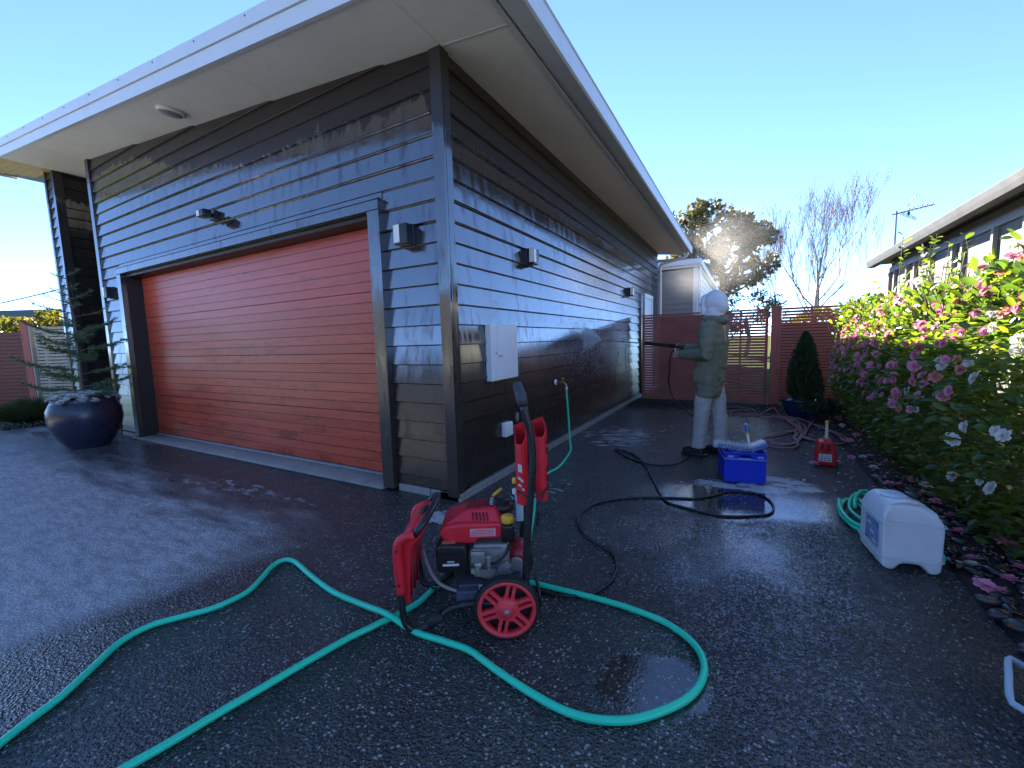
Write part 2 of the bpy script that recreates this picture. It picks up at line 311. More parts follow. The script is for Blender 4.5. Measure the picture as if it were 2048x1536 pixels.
def ground_mat():
    t = NT('wet_exposed_aggregate'); p = t.pos(); x, y, z = t.sep(p)
    vo = t.n('TexVoronoi', {'feature': 'F1'}, Vector=p, Scale=82.0, Randomness=1.0)
    d, vc = vo.outputs['Distance'], vo.outputs['Color']
    vo2 = t.n('TexVoronoi', {'feature': 'F1'}, Vector=p, Scale=190.0, Randomness=1.0)
    cr, cg, cb = t.n('SeparateColor', None, i0=vc).outputs
    big = t.noise(p, .8, 4); mid = t.noise(p, 3.2, 5, .6); strk = t.noise(t.scale(p, (1.1, 5.0, 1)), 1.2, 5, .6)
    base = t.mix(t.step(mid, .3, .7), (.017, .016, .015), (.036, .034, .032))
    base = t.mix(t.m('MULTIPLY', t.step(cr, .55, .9), .55), base, (.065, .064, .06))
    light = t.m('MULTIPLY', t.m('MULTIPLY', t.step(cg, .78, .90), t.step(d, .55, .30)), t.step(t.noise(p, 5.0, 4, .6), .34, .62, .25, 1.0))
    base = t.mix(t.m('MULTIPLY', light, .95), base, (.42, .415, .40))
    light2 = t.m('MULTIPLY', t.step(t.n('SeparateColor', None, i0=vo2.outputs['Color']).outputs[0], .86, .9), t.step(vo2.outputs['Distance'], .5, .3))
    base = t.mix(t.m('MULTIPLY', light2, .6), base, (.22, .215, .21))
    # the part of the drive not hosed down yet: dry and pale, bounded by a run-out edge
    edge = t.m('ADD', t.m('ADD', -.30, t.m('MULTIPLY', t.m('ADD', y, .55), .26)), t.m('MULTIPLY', t.m('SUBTRACT', t.noise(p, 1.3, 3), .5), .35))
    dx = t.m('SUBTRACT', edge, x)
    dry = t.m('MULTIPLY', t.step(dx, -.05, .22), t.step(t.m('ADD', y, t.m('MULTIPLY', t.m('SUBTRACT', strk, .5), 1.5)), -.60, -1.35))
    dry = t.m('MULTIPLY', dry, t.step(t.m('ADD', x, t.m('MULTIPLY', t.m('SUBTRACT', big, .5), 3.0)), -.25, -1.1, .15, 1.0))
    dry = t.m('MULTIPLY', dry, t.m('ADD', .55, t.m('MULTIPLY', t.step(t.noise(t.scale(p, (3, 9, 1)), 2.0, 5, .7), .35, .6), .45)))
    dryc = t.mix(t.step(mid, .3, .7), (.62, .62, .61), (.74, .735, .72))
    dryc = t.mix(t.m('MULTIPLY', t.step(d, .25, .6), .62), dryc, (.26, .26, .26))
    far = t.m('MULTIPLY', t.step(x, -4.6, -7.5), .5)
    dry = t.m('MAXIMUM', dry, t.m('MULTIPLY', far, t.step(strk, .35, .6)))
    c = t.mix(dry, base, dryc)
    # puddles and flowing water: smooth film
    def blob(cx, cy, rx, ry, rot=0.0, soft=.5, wob=.5):
        ca, sa = math.cos(rot), math.sin(rot)
        ux = t.m('ADD', t.m('MULTIPLY', t.m('SUBTRACT', x, cx), ca/rx), t.m('MULTIPLY', t.m('SUBTRACT', y, cy), sa/rx))
        uy = t.m('ADD', t.m('MULTIPLY', t.m('SUBTRACT', x, cx), -sa/ry), t.m('MULTIPLY', t.m('SUBTRACT', y, cy), ca/ry))
        r = t.m('SQRT', t.m('ADD', t.m('MULTIPLY', ux, ux), t.m('MULTIPLY', uy, uy)))
        r = t.m('ADD', r, t.m('MULTIPLY', t.m('SUBTRACT', t.noise(p, 3.0/min(rx, ry)*.35, 5, .65), .5), wob*2))
        return t.step(r, 1.0+soft*.5, 1.0-soft*.5)
    pud = t.m('MAXIMUM', blob(1.70, -1.12, .21, .17, .5, .35, .35), blob(1.95, .95, .75, .42, .2, .5, .5))
    pud = t.m('MAXIMUM', pud, t.m('MULTIPLY', blob(1.75, .15, .55, .5, 0, .9, .9), .85))
    sheen = t.m('MAXIMUM', blob(1.9, .3, 1.0, 1.7, 0, .9, .5), blob(.9, 2.2, .7, 1.5, 0, .9, .5))
    sheen = t.m('MAXIMUM', sheen, t.m('MULTIPLY', blob(2.1, -1.3, .8, 1.1, 0, 1.0, .5), .8))
    sheen = t.m('MULTIPLY', sheen, t.step(t.noise(t.scale(p, (1, 1.6, 1)), 2.6, 5, .65), .36, .62))
    # soap suds left by the wash
    sn = t.noise(t.scale(p, (2.0, 5.5, 1)), 2.2, 6, .7)
    zone = t.m('MAXIMUM', t.m('MAXIMUM', blob(2.33, 1.55, .26, .17, -.5, .8, .5), blob(1.95, 1.30, .42, .13, .1, .8, .6)), t.m('MULTIPLY', blob(.55, 2.75, .50, .7, .3, 1.2, .9), .75))
    zone = t.m('MAXIMUM', zone, t.m('MAXIMUM', blob(.15, -.25, .35, .14, .3, .9, .5), t.m('MULTIPLY', blob(-2.2, -.62, 1.1, .16, .10, .9, .5), .6)))
    zone = t.m('MAXIMUM', zone, t.m('MULTIPLY', blob(.45, .45, .26, .5, -.3, 1.2, .9), .55))
    suds = t.step(t.m('ADD', sn, t.m('MULTIPLY', zone, .30)), .70, .79)
    suds = t.m('MULTIPLY', suds, t.step(zone, .05, .3))
    c = t.mix(t.m('MULTIPLY', suds, .62), c, (.70, .72, .74))
    # saw-cut joints
    for (ax_, ay_), (bx_, by_) in (((1.0, -.02), (3.0, -.19)), ((.07, -.6), (.075, -6.0))):
        L = math.hypot(bx_-ax_, by_-ay_); nx, ny = -(by_-ay_)/L, (bx_-ax_)/L
        dd = t.m('ABSOLUTE', t.m('ADD', t.m('MULTIPLY', t.m('SUBTRACT', x, ax_), nx), t.m('MULTIPLY', t.m('SUBTRACT', y, ay_), ny)))
        al = t.m('ADD', t.m('MULTIPLY', t.m('SUBTRACT', x, ax_), ny), t.m('MULTIPLY', t.m('SUBTRACT', y, ay_), -nx))
        lim = t.m('MULTIPLY', t.step(al, -.02, .02), t.step(al, L+.02, L-.02))
        c = t.mix(t.m('MULTIPLY', t.m('MULTIPLY', t.step(dd, .008, .003), lim), .8), c, (.004, .004, .004))
    h = t.m('ADD', t.m('MULTIPLY', t.step(d, .65, .1), 1.0), t.m('MULTIPLY', t.step(vo2.outputs['Distance'], .6, .1), .35))
    bn = t.n('Bump', None, Height=h, Distance=.007)
    t.set(bn.inputs['Strength'], t.m('ADD', t.m('MULTIPLY', t.m('SUBTRACT', 1.0, pud), .85), .03))
    rg = t.mixf(dry, t.mixf(t.m('MAXIMUM', sheen, t.step(mid, .55, .7)), .26, .12), .8)
    damp = t.step(t.m('ADD', y, t.m('MULTIPLY', t.m('SUBTRACT', mid, .5), 1.2)), 4.6, 5.6)   # not hosed yet near the gate: damp but no film
    rg = t.mixf(damp, rg, .7)
    rg = t.mixf(pud, rg, .03); rg = t.mixf(suds, rg, .6)
    b = t.bsdf(c, rg, 0, bn.outputs[0], 0, ior=1.5)
    t.set(b.inputs['IOR'], t.mixf(damp, t.mixf(dry, t.mixf(sheen, 1.6, 1.85), 1.25), 1.12))
    return t.done(b)

def leaf_mat(name, cols, trans=.35, rough=.4, tcol=None):
    t = NT(name); rnd = t.n('NewGeometry').outputs['Random Per Island']
    cr = t.n('ValToRGB', None, Fac=rnd); el = cr.color_ramp.elements
    while len(el) < len(cols): el.new(.5)
    for i, c in enumerate(cols): el[i].position = i/(len(cols)-1); el[i].color = (*c, 1)
    b = t.bsdf(cr.outputs[0], rough)
    tc = t.n('VectorMath', {'operation': 'MULTIPLY'}, i0=cr.outputs[0], i1=tcol or (2.2, 2.0, .8)).outputs[0]
    tr = t.n('BsdfTranslucent', None, Color=tc)
    mx = t.n('MixShader', None, Fac=trans); t.t.links.new(b.outputs[0], mx.inputs[1]); t.t.links.new(tr.outputs[0], mx.inputs[2])
    return t.done(mx)

M = {}
M['board'] = wet_paint('wet_dark_brown_paint', (.026, .019, .015))
M['trim'] = wet_paint('wet_dark_brown_trim', (.036, .029, .025), ior=2.2)
M['door'] = wet_paint('wet_red_door_paint', (.47, .064, .028), planky=True)
M['dark'] = plain('dark_recess', (.012, .011, .010), .7, local=False)
M['reveal'] = plain('reveal_board', (.020, .017, .015), .45, local=False)
M['soffit'] = plain('painted_soffit', (.80, .77, .69), .6, var=.08, vs=1.5, local=False, dirt=((.60, .57, .50), .35))
M['fascia'] = plain('fascia_metal', (.58, .60, .60), .35, var=.05, local=False)
M['gutter'] = plain('gutter_metal', (.55, .56, .55), .35, var=.06, local=False)
M['bounce_lit_timber'] = plain('bounce_yellow_timber', (.58, .38, .09), .5, var=.2, vs=2, local=False)  # timber with the yellow ground bounce put into its colour
M['roof'] = plain('roof_metal', (.12, .12, .12), .5, local=False)
M['concrete'] = plain('pale_concrete', (.30, .29, .27), .8, var=.2, vs=4, bump=.3, local=False, dirt=((.12, .12, .11), .6))
M['ground'] = ground_mat()
# ------------------------------------------------------------------ ground, bed
def grid_sheet(name, x0, x1, y0, y1, z, mat, kind='structure'):
    b = MB(); b.add([(x0,y0,z),(x1,y0,z),(x1,y1,z),(x0,y1,z)], [(0,1,2,3)])
    return tag(b.build(name, mat), kind=kind)
M['soil'] = plain('bark_soil', (.020, .015, .012), .9, var=.4, vs=14, bump=.8, bs=40, local=False)
M['lawn'] = plain('lawn', (.055, .075, .022), .95, var=.35, vs=3, local=False, ior=1.05)
grid_sheet('ground', -900, 900, -900, 900, -.03, M['lawn'])
b = MB(); b.add([(-9.1,-14,0),(2.95,-14,0),(2.95,-.9,0),(2.95,5.2,0),(2.95,6.42,0),(-2,6.42,0),(-2,1.0,0),(-9.1,1.0,0),(-9.1,-.1,0)], [tuple(range(9))])
driveway = tag(b.build('driveway', M['ground']), kind='structure')
b = MB()
ys = np.linspace(-3.2, 6.25, 50); xs = [2.95, 3.0, 3.15, 3.5, 4.5]; zs_ = [-.02, .012, .03, .055, .08]
for yv in ys:
    for xv, zv in zip(xs, zs_): b.v.append((xv, yv, zv + (.02*mnoise.noise((xv*4, yv*4, 0)) if xv > 3.05 else 0)))
for i in range(len(ys)-1):
    for j in range(4): b.f.append((i*5+j, i*5+j+1, (i+1)*5+j+1, (i+1)*5+j)); b.sm.append(True); b.mi.append(0)
bed = tag(b.build('garden_bed', M['soil']), kind='structure')
M['street'] = plain('bounce_street_concrete', (.36, .35, .32), .8, var=.15, vs=1.5, local=False)
grid_sheet('street', -40, 40, -18.5, -10.5, .006, M['street'])  # unseen pale sheet behind the camera, added to bounce warm sunlight
grid_sheet('side_bed', -13, -9.1, -14, 1.4, -.012, M['soil'])

# ------------------------------------------------------------------ the house
house = thing('garage_house', 'dark brown weatherboard garage with red garage door and wide sloping eaves', 'house', (0, 0, 0))
def zs(x): return 3.41 - .108*x                      # soffit height
def clip_top(poly, drop=0.0):
    out = []
    for i in range(len(poly)):
        (x0, z0), (x1, z1) = poly[i], poly[(i+1) % len(poly)]
        d0, d1 = zs(x0)-drop-z0, zs(x1)-drop-z1
        if d0 >= 0: out.append((x0, z0))
        if d0*d1 < 0:
            t = d0/(d0-d1); out.append((x0+(x1-x0)*t, z0+(z1-z0)*t))
    return out
OB, OT, OI = -.008, -.031, -.05
def board(parent, ax, u0, u1, z0, z1, base=0.0, name='weatherboard', mat=None, sgn=1, clip=True):
    """one lapped board; ax 'x': faces -y at y=base, ax 'y': faces sgn*x at x=base"""
    zt = z1+.018
    poly = [(u0, z0), (u1, z0), (u1, zt), (u0, zt)]
    if ax == 'x' and clip: poly = clip_top(poly, .002)
    if len(poly) < 3: return None
    if ax == 'y' and zt > zs(base)-.004: poly = [(u, min(z, zs(base)-.004)) for u, z in poly]
    if max(p[1] for p in poly)-min(p[1] for p in poly) < .01: return None
    tl = R.uniform(-.0035, .0035); SL = (OT-OB+tl)/(PITCH+.018)
    def out(z): return (OB + SL*(z-z0)) if z > z0+.001 else OB-.0075
    jit = R.uniform(-.0012, .0012)
    if ax == 'x':
        f0 = lambda u, z: (u, base-out(z)-jit, z); f1 = lambda u, z: (u, base-OI, z)
    else:
        f0 = lambda u, z: (base+sgn*(out(z)+jit), u, z); f1 = lambda u, z: (base+sgn*OI, u, z)
    # a small arris along the bottom edge of the board
    z2 = z0+.0065; ext = []
    for i in range(len(poly)):
        (ua, za), (ub, zb) = poly[i], poly[(i+1) % len(poly)]; ext.append((ua, za))
        if (za-z2)*(zb-z2) < 0: f = (z2-za)/(zb-za); ext.append((ua+(ub-ua)*f, z2))
    up_ = [q for q in ext if q[1] >= z2-1e-6]; lo_ = [q for q in ext if q[1] <= z2+1e-6]
    b = MB(); n = len(ext)
    idx = {q: i for i, q in enumerate(ext)}
    b.add([f0(*q) for q in ext]+[f1(*q) for q in ext], [tuple(idx[q] for q in L_) for L_ in (up_, lo_) if len(L_) > 2]+[tuple(range(n, 2*n))[::-1]]+[(i, n+i, n+(i+1) % n, (i+1) % n) for i in range(n)])
    return b.build(name, mat or M['board'], parent, weld=True)
PITCH = .158
rows = [(3.312-PITCH*k, 3.312-PITCH*(k-1)) for k in range(20, 0, -1)]
rows = [(.012+.06, 3.312-PITCH*20)] + rows + [(3.312+PITCH*k, 3.312+PITCH*(k+1)) for k in range(6)]
XL, XT0, XT1, ZT = -6.50, -5.88, -.67, 2.457
for z0, z1 in rows:
    if z0 < zs(0): board(house, 'y', .10, 8.72, z0, z1)
    if z0 >= ZT-.02: board(house, 'x', XL, -.105, z0, z1)
    else:
        zz = min(z1, 3)
        board(house, 'x', XT1, -.105, z0, z1); board(house, 'x', XL, XT0, z0, z1)
        if z1 > ZT: board(house, 'x', XT0, XT1, ZT, z1)
# wall cores behind the boards
core = MB()
core.box((-.25, .06, .05), (-.052, 8.8, 3.40))
core.prism(clip_top([(-6.5, 2.40), (-.06, 2.40), (-.06, 5), (-6.5, 5)], .004), lambda u, z: (u, .052, z), lambda u, z: (u, .20, z))
core.box((-6.5, .052, .03), (-5.76, .42, 2.40)); core.box((-.79, .052, .03), (-.252, .42, 2.40))
core.box((-6.5, 8.6, 0), (-.26, 8.8, 3.9)); core.box((-6.7, 1.5, 0), (-6.5, 8.8, 4.1))
core.build('wall', M['dark'], house)
# corner facings
c = MB(); c.box((-.105, 0, .03), (-.0, .024, zs(-.05)-.004)); c.box((-.026, .0255, .03), (.003, .062, zs(0)-.004)); c.box((-.024, .064, .03), (.0, .10, zs(0)-.004))
c.build('corner_board', M['trim'], house, bevel=.002, seg=1)
c = MB(); c.box((-6.60, -.004, .02), (-6.50, .03, zs(-6.5)-.004)); c.box((-6.62, .031, .02), (-6.59, .13, zs(-6.5)-.004)); c.build('corner_board', M['trim'], house, bevel=.002, seg=1)
# garage door surround
for nm, a, bb in (('door_casing', (XT0, -.035, .02), (-5.755, .03, 2.376)), ('door_casing', (-.80, -.035, .02), (XT1, .03, 2.376)), ('door_head', (XT0, -.037, 2.378), (XT1, .03, ZT))):
    MB().box(a, bb).build(nm, M['trim'], house, bevel=.003, seg=1)
MB().box((XT0-.01, -.045, ZT+.001), (XT1+.01, .0, ZT+.012)).build('head_flashing', M['trim'], house)
for nm, a, bb in (('door_reveal', (-5.775, .031, .0), (-5.752, .30, 2.372)), ('door_reveal', (-.803, .031, .0), (-.78, .30, 2.372)), ('door_reveal', (-5.75, .031, 2.34), (-.805, .30, 2.374))):
    MB().box(a, bb).build(nm, M['reveal'], house)
gd = MB().box((-5.75, .232, .05), (-.805, .28, 2.338)).build('garage_door', M['dark'], house)
NPL = 24; dz = (2.335-.055)/NPL
for i in range(NPL):
    z0 = .055+i*dz; gap = .006 if i % 6 == 0 else .003
    pl = MB().box((-5.748+R.uniform(0, .002), .205+R.uniform(-.001, .001), z0+gap), (-.807, .231, z0+dz-.0012))
    me = pl.mesh('plank', M['door']); o = bpy.data.objects.new('plank', me); COL.objects.link(o); o.parent = gd
MB().box((-5.95, -.06, .0), (-.79, .30, .030)).box((-5.75, .17, .031), (-.805, .23, .052)).build('door_threshold', M['concrete'], house, bevel=.006, seg=1)
# concrete footing blocks under the boards
yy = .012
while yy < 8.7:
    L = .39
    MB().box((-.20, yy, -.02), (.012, min(yy+L, 8.75), .060)).build('footing_block', M['concrete'], house, bevel=.004, seg=1); yy += L+.008
for x0 in (-.30, -.66): MB().box((x0, .012, -.02), (x0+.29 if x0 > -.5 else x0+.352, .2, .060)).build('footing_block', M['concrete'], house, bevel=.004, seg=1)
MB().box((-6.5, .012, -.02), (-5.9, .2, .055)).build('footing_block', M['concrete'], house)
# pier left of the entry recess
PX0, PX1 = -8.40, -7.97
for k in range(-1, 27):
    z0 = .072 + PITCH*k if k >= 0 else .0; z1 = z0+PITCH if k >= 0 else .072
    board(house, 'x', PX0+.07, PX1-.08, z0, z1)
    q = board(house, 'y', .115, 1.75, z0, z1, base=PX1) if z1 < 4.2 else None
    board(house, 'x', PX1+.002, -6.6, z0, z1, base=1.8)
c = MB(); c.box((PX0, -.002, 0), (PX0+.07, .03, zs(PX0)-.004)); c.build('corner_board', M['trim'], house)
c = MB(); c.box((PX1-.08, -.002, 0), (PX1, .03, zs(PX1)-.004)); c.box((PX1-.03, .031, 0), (PX1+.002, .112, zs(PX1)-.004)); c.build('corner_board', M['trim'], house)
MB().prism(clip_top([(PX0+.02, 0), (PX1-.052, 0), (PX1-.052, 5), (PX0+.02, 5)], .004), lambda u, z: (u, .052, z), lambda u, z: (u, 1.9, z)).build('pier', M['dark'], house)
MB().box((PX1-.05, 1.852, 0), (-6.4, 2.0, 4.1)).build('recess_wall', M['dark'], house)
# soffits
def slab(name, x0, x1, y0, y1, mat, t=.012, off=0.0):
    b = MB(); b.prism([(x0, zs(x0)+off), (x1, zs(x1)+off), (x1, zs(x1)+off+t), (x0, zs(x0)+off+t)], lambda x, z: (x, y0, z), lambda x, z: (x, y1, z))
    return b.build(name, mat, house)
xs_ = [.0, -1.92, -4.35, -6.59]
for a, bb in zip(xs_[1:], xs_[:-1]): slab('soffit_panel', a+.002, bb-.002, -.545, .055, M['soffit'])
slab('soffit_panel', .002, .562, -.545, .018, M['soffit'])
yj = [.022, 2.0, 4.0, 6.0, 8.0, 9.05]
for a, bb in zip(yj[:-1], yj[1:]): slab('soffit_panel', -.055, .562, a+.002, bb-.002, M['soffit'])
MB().prism([(.0, zs(0)-.004), (.562, zs(.562)-.004), (.562, zs(.562)+.002), (0, zs(0)+.002)], lambda x, z: (x, .012, z), lambda x, z: (x, .034, z)).build('soffit_joiner', M['gutter'], house)
slab('soffit_panel', -7.97, -6.594, .05, 1.85, M['soffit'])
# boarded timber soffit beyond the pier, yellow bounce light put into its colour
slab('soffit_panel', -8.0, -6.594, -.545, .048, M['soffit'])
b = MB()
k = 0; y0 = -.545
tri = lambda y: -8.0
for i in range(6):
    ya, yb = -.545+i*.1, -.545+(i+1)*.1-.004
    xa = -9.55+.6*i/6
    slab('soffit_board', xa, -8.004, ya, yb, M['bounce_lit_timber'])
# roof slab, fascia and gutter
b = MB(); b.prism([(-9.5, zs(-9.5)+.016), (.60, zs(.6)+.016), (.60, zs(.6)+.14), (-9.5, zs(-9.5)+.20)], lambda x, z: (x, -.546, z), lambda x, z: (x, 9.06, z)); b.build('roof', M['roof'], house)
def fas(name, x0, x1, o0, o1, y0, y1, mat):
    b = MB(); b.prism([(x0, zs(x0)+o0), (x1, zs(x1)+o0), (x1, zs(x1)+o1), (x0, zs(x0)+o1)], lambda x, z: (x, y0, z), lambda x, z: (x, y1, z)); return b.build(name, mat, house)
fas('fascia_board', -9.56, .80, -.012, .105, -.575, -.547, M['fascia'])
for a, bb in ((-9.56, -4.62), (-4.616, .80)): fas('barge_cap', a, bb, .108, .215, -.590, -.55, M['fascia'])
for i in range(12):
    x = -.6-i*.74; b = MB(); b.lathe([(.008, 0), (.006, .006), (0, .007)], 8, Matrix.Translation((x, -.590, zs(x)+.185)) @ Matrix.Rotation(math.pi/2, 4, 'X')); b.build('screw', M['roof'], house)
fas('fascia_end', -9.57, -9.54, -.012, .215, -.54, -.05, M['fascia'])
MB().box((.563, -.54, zs(.565)-.012), (.590, 9.06, 3.43)).build('fascia_board', M['gutter'], house)
g = MB()
gp = [(.600, 3.415), (.603, 3.345), (.640, 3.325), (.765, 3.292), (.782, 3.300), (.790, 3.432), (.800, 3.438), (.800, 3.445), (.783, 3.445), (.775, 3.306), (.612, 3.352), (.610, 3.415)]
g.prism(gp, lambda x, z: (x, -.56, z), lambda x, z: (x, 8.78, z)); g.build('gutter', M['gutter'], house)
for i in range(8):
    y = .6+i*1.1; MB().box((.592, y, 3.30), (.776, y+.02, 3.318)).build('gutter_bracket', M['gutter'], house) if False else None
d = MB(); d.tube(smooth_path([(.70, 8.50, 3.33), (.70, 8.50, 3.24), (.62, 8.50, 3.18), (.20, 8.50, 3.10), (.085, 8.50, 3.02), (.085, 8.50, 2.8)], .04) + [Vector((.085, 8.50, .06))], .036, 12)
d.build('downpipe', M['gutter'], house)
# side door beyond the gate
c = MB(); c.box((-.02, 7.0, .05), (.022, 7.09, 2.16)); c.box((-.02, 7.82, .05), (.022, 7.91, 2.16)); c.box((-.02, 7.0, 2.162), (.024, 7.91, 2.25)); wf = c.build('door_frame', M['gutter'], house)
me = MB().box((-.02, 7.092, .05), (.006, 7.818, 2.158)).mesh('side_door', plain('blue_white_door', (.5, .54, .58), .4)); o = bpy.data.objects.new('side_door', me); COL.objects.link(o); o.parent = house
c = MB().box((-.02, 6.66, .05), (.02, 6.74, 2.2)).build('window_trim', M['trim'], house)
# eave light let into the soffit
M['lens'] = plain('grey_lens', (.22, .22, .21), .3); M['black'] = plain('black_plastic', (.012, .012, .013), .35, var=.1); M['whiteplastic'] = plain('white_plastic', (.84, .85, .86), .35, var=.04)
lx, ly = -3.315, -.265
vent = thing('soffit_vent', 'oval grey vent let into the sloping soffit above the garage door', 'vent', (lx, ly, zs(lx)))
Rt = Matrix.Translation((lx, ly, zs(lx)-.002)) @ Matrix.Rotation(math.atan(.108), 4, 'Y') @ Matrix.Scale(1.25, 4, (0, 1, 0))
b = MB(); b.lathe([(.098, 0), (.102, -.024), (.092, -.034), (.084, -.030)], 24, Rt); b.build('vent_rim', M['soffit'], vent)
b = MB(); b.lathe([(.084, -.028), (.075, -.040), (.0, -.045)], 24, Rt); b.build('vent_cover', M['lens'], vent)

# ------------------------------------------------------------------ wall lamps, meter box, outlet, tap
M['lampglass'] = plain('opal_lamp_glass', (.80, .78, .66), .25, var=.03)
def wall_lamp(name, label, loc, rz, w=.135):
    """square black lamp with an opal half; local -y points away from the wall"""
    t = thing(name, label, 'wall lamp', loc, rz, 'square black wall lamps on the garage')
    MB().box((-w/2-.004, -.012, -.084), (w/2+.004, .03, .084)).build('back_plate', M['black'], t, False, .003, 1)
    MB().box((-w/2, -.085, -.078), (w/2, -.0125, .078)).build('housing', M['black'], t, False, .006, 2)
    MB().box((-w/2+.004, -.089, -.062), (-.005, -.0855, .074)).box((-w/2-.003, -.084, -.06), (-w/2-.0003, -.04, .074)).build('diffuser', M['lampglass'], t, False, .001, 1)
    return t
wall_lamp('wall_lamp', 'square black wall lamp on boards between garage door and corner', (-.40, .003, 2.130), 0)
wall_lamp('wall_lamp', 'square black wall lamp left of the garage door behind the potted conifer', (-6.21, .003, 2.154), 0)
wall_lamp('wall_lamp', 'square black wall lamp on side wall above the white meter box', (-.003, 1.36, 2.13), math.pi/2)
wall_lamp('wall_lamp', 'small far wall lamp on the side wall near the slatted gate', (-.003, 5.65, 2.156), math.pi/2)
t = thing('floodlight', 'small black sensor floodlight tilted out above the garage door', 'floodlight', (-3.20, -.005, 2.75))
MB().box((-.06, -.03, -.05), (.06, .02, .05)).build('mount', M['black'], t, False, .004)
MB().box((-.055, -.15, -.04), (.075, -.135, .03)).box((-.055, -.135, -.045), (.075, -.06, .035)).build('head', M['black'], t, False, .006)
MB().box((-.050, -.154, -.032), (.0, -.1505, .024)).build('lens', M['lampglass'], t, False)
MB().tube([(0, -.10, 0), (0, .0, 0)], .02, 10).build('arm', M['black'], t, False)
t = thing('meter_box', 'white metal meter box fixed to the wet side wall', 'meter box', (.0, .735, .925))
MB().box((-.02, -.235, 0), (.042, .235, .50)).build('case', M['whiteplastic'], t, False, .004, 1)
MB().box((.0425, -.130, .006), (.050, .232, .494)).build('door', M['whiteplastic'], t, False, .004, 1)
MB().box((.0505, -.125, .215), (.056, -.075, .228)).build('latch', plain('latch_grey', (.3, .3, .31), .4), t, False, .001, 1)
MB().lathe([(.009, 0), (.009, .004), (0, .005)], 10, Matrix.Translation((.0425, -.16, .245)) @ Matrix.Rotation(math.pi/2, 4, 'Y')).build('keyhole', M['lens'], t, False)
t = thing('outlet_box', 'small white outlet box low on the side wall', 'outlet', (.0, .79, .375))
MB().box((-.02, -.065, 0), (.035, .065, .135)).build('case', M['whiteplastic'], t, False, .008, 2)
MB().box((.0352, -.052, .014), (.045, .052, .12)).build('cover', M['whiteplastic'], t, False, .004, 2)
M['brass'] = plain('brass', (.45, .32, .12), .35, .9)
M['steel'] = plain('steel', (.55, .55, .56), .35, .9)
t = thing('garden_tap', 'brass garden tap with white flange on the side wall', 'tap', (.0, 2.01, .77))
MB().lathe([(.034, 0), (.036, .012), (.02, .018)], 16, Matrix.Rotation(math.pi/2, 4, 'Y') @ Matrix.Translation((0, 0, -.012))).build('flange', M['whiteplastic'], t, False)
MB().tube(smooth_path([(.0, 0, 0), (.06, 0, 0), (.10, 0, -.005), (.125, 0, -.03), (.13, 0, -.06)], .01), .012, 10).build('body', M['brass'], t, False)
MB().tube([(.085, 0, .0), (.085, 0, .045)], .007, 8).tube([(.085, -.035, .047), (.085, .035, .047)], .008, 8).build('handle', M['brass'], t, False)
MB().lathe([(.015, -.075), (.019, -.07), (.019, -.03), (.014, -.026)], 12, Matrix.Translation((.13, 0, -.03))).build('hose_connector', M['steel'], t, False)
# ------------------------------------------------------------------ rear wing of the house
M['greyboard'] = plain('grey_weatherboard', (.20, .20, .20), .5, var=.08, local=False)
wing = thing('rear_wing', 'low grey weatherboard wing with white gutter beyond the slatted gate', 'building', (-.2, 10.5, 0))
for k in range(21):
    z0 = .02+k*.158
    if z0 < 3.15:
        MB().prism([(-6.5, z0), (.64, z0), (.64, z0+.172), (-6.5, z0+.172)], lambda u, z: (u, 10.50+(z-z0)*.12, z), lambda u, z: (u, 10.55, z)).build('weatherboard', M['greyboard'], wing)
        MB().prism([(10.60, z0), (19.0, z0), (19.0, z0+.172), (10.60, z0+.172)], lambda u, z: (.742-(z-z0)*.12, u, z), lambda u, z: (.69, u, z)).build('weatherboard', M['fascia'], wing)
MB().box((.642, 10.49, 0), (.745, 10.598, 3.22)).build('corner_board', M['fascia'], wing)
MB().box((-6.5, 10.56, 0), (.68, 18.9, 3.21)).build('wall', M['dark'], wing)
MB().box((-6.5, 10.40, 3.222), (.80, 19.1, 3.30)).build('soffit', M['gutter'], wing)
b = MB(); b.box((-6.5, 10.36, 3.29), (.86, 10.47, 3.44)); b.build('gutter', M['fascia'], wing, bevel=.01)
b = MB(); b.box((.74, 10.472, 3.27), (.86, 19.2, 3.43)); b.build('gutter', M['fascia'], wing, bevel=.01)
b = MB(); b.tube([(.80, 10.62, 3.25), (.79, 10.62, .1)], .045, 10); b.build('downpipe', M['fascia'], wing)
b = MB(); b.prism([(-6.5, 3.45), (.84, 3.45), (-6.5, 4.0)], lambda x, z: (x, 10.38, z), lambda x, z: (x, 19.1, z)); b.build('roof', M['roof'], wing)

# ------------------------------------------------------------------ slatted gate, post and fence
M['stain'] = plain('red_brown_stain', (.40, .12, .088), .6, var=.22, vs=3, bump=.25, bs=50, local=False, dirt=((.10, .05, .04), .4))
M['stainold'] = plain('old_dark_stain', (.17, .06, .045), .6, var=.2, vs=3, local=False)
M['stain2'] = plain('rail_stain', (.30, .095, .072), .6, var=.2, vs=3, local=False)
gate = thing('slat_gate', 'red-brown slatted timber gate between the house wall and the post', 'gate', (1.2, 6.3, 0))
NS = 30; sp = 1.60/NS
for i in range(NS):
    z = .10+i*sp
    MB().box((.115, 6.292+R.uniform(-.002, .002), z), (2.33, 6.309, z+sp-.011)).build('slat', M['stain'], gate)
for x0, x1 in ((.105, .155), (.44, .475), (.89, .92), (1.45, 1.50), (1.88, 1.91), (2.285, 2.335)):
    MB().box((x0, 6.3105, .02), (x1, 6.345, 1.70)).build('stile', M['stain2'], gate)
MB().box((.475, 6.346, .36), (1.47, 6.358, 1.69)).build('backing_board', M['stain2'], gate)
MB().box((.10, 6.28, 1.705), (2.335, 6.35, 1.735)).build('top_rail', M['stain'], gate)
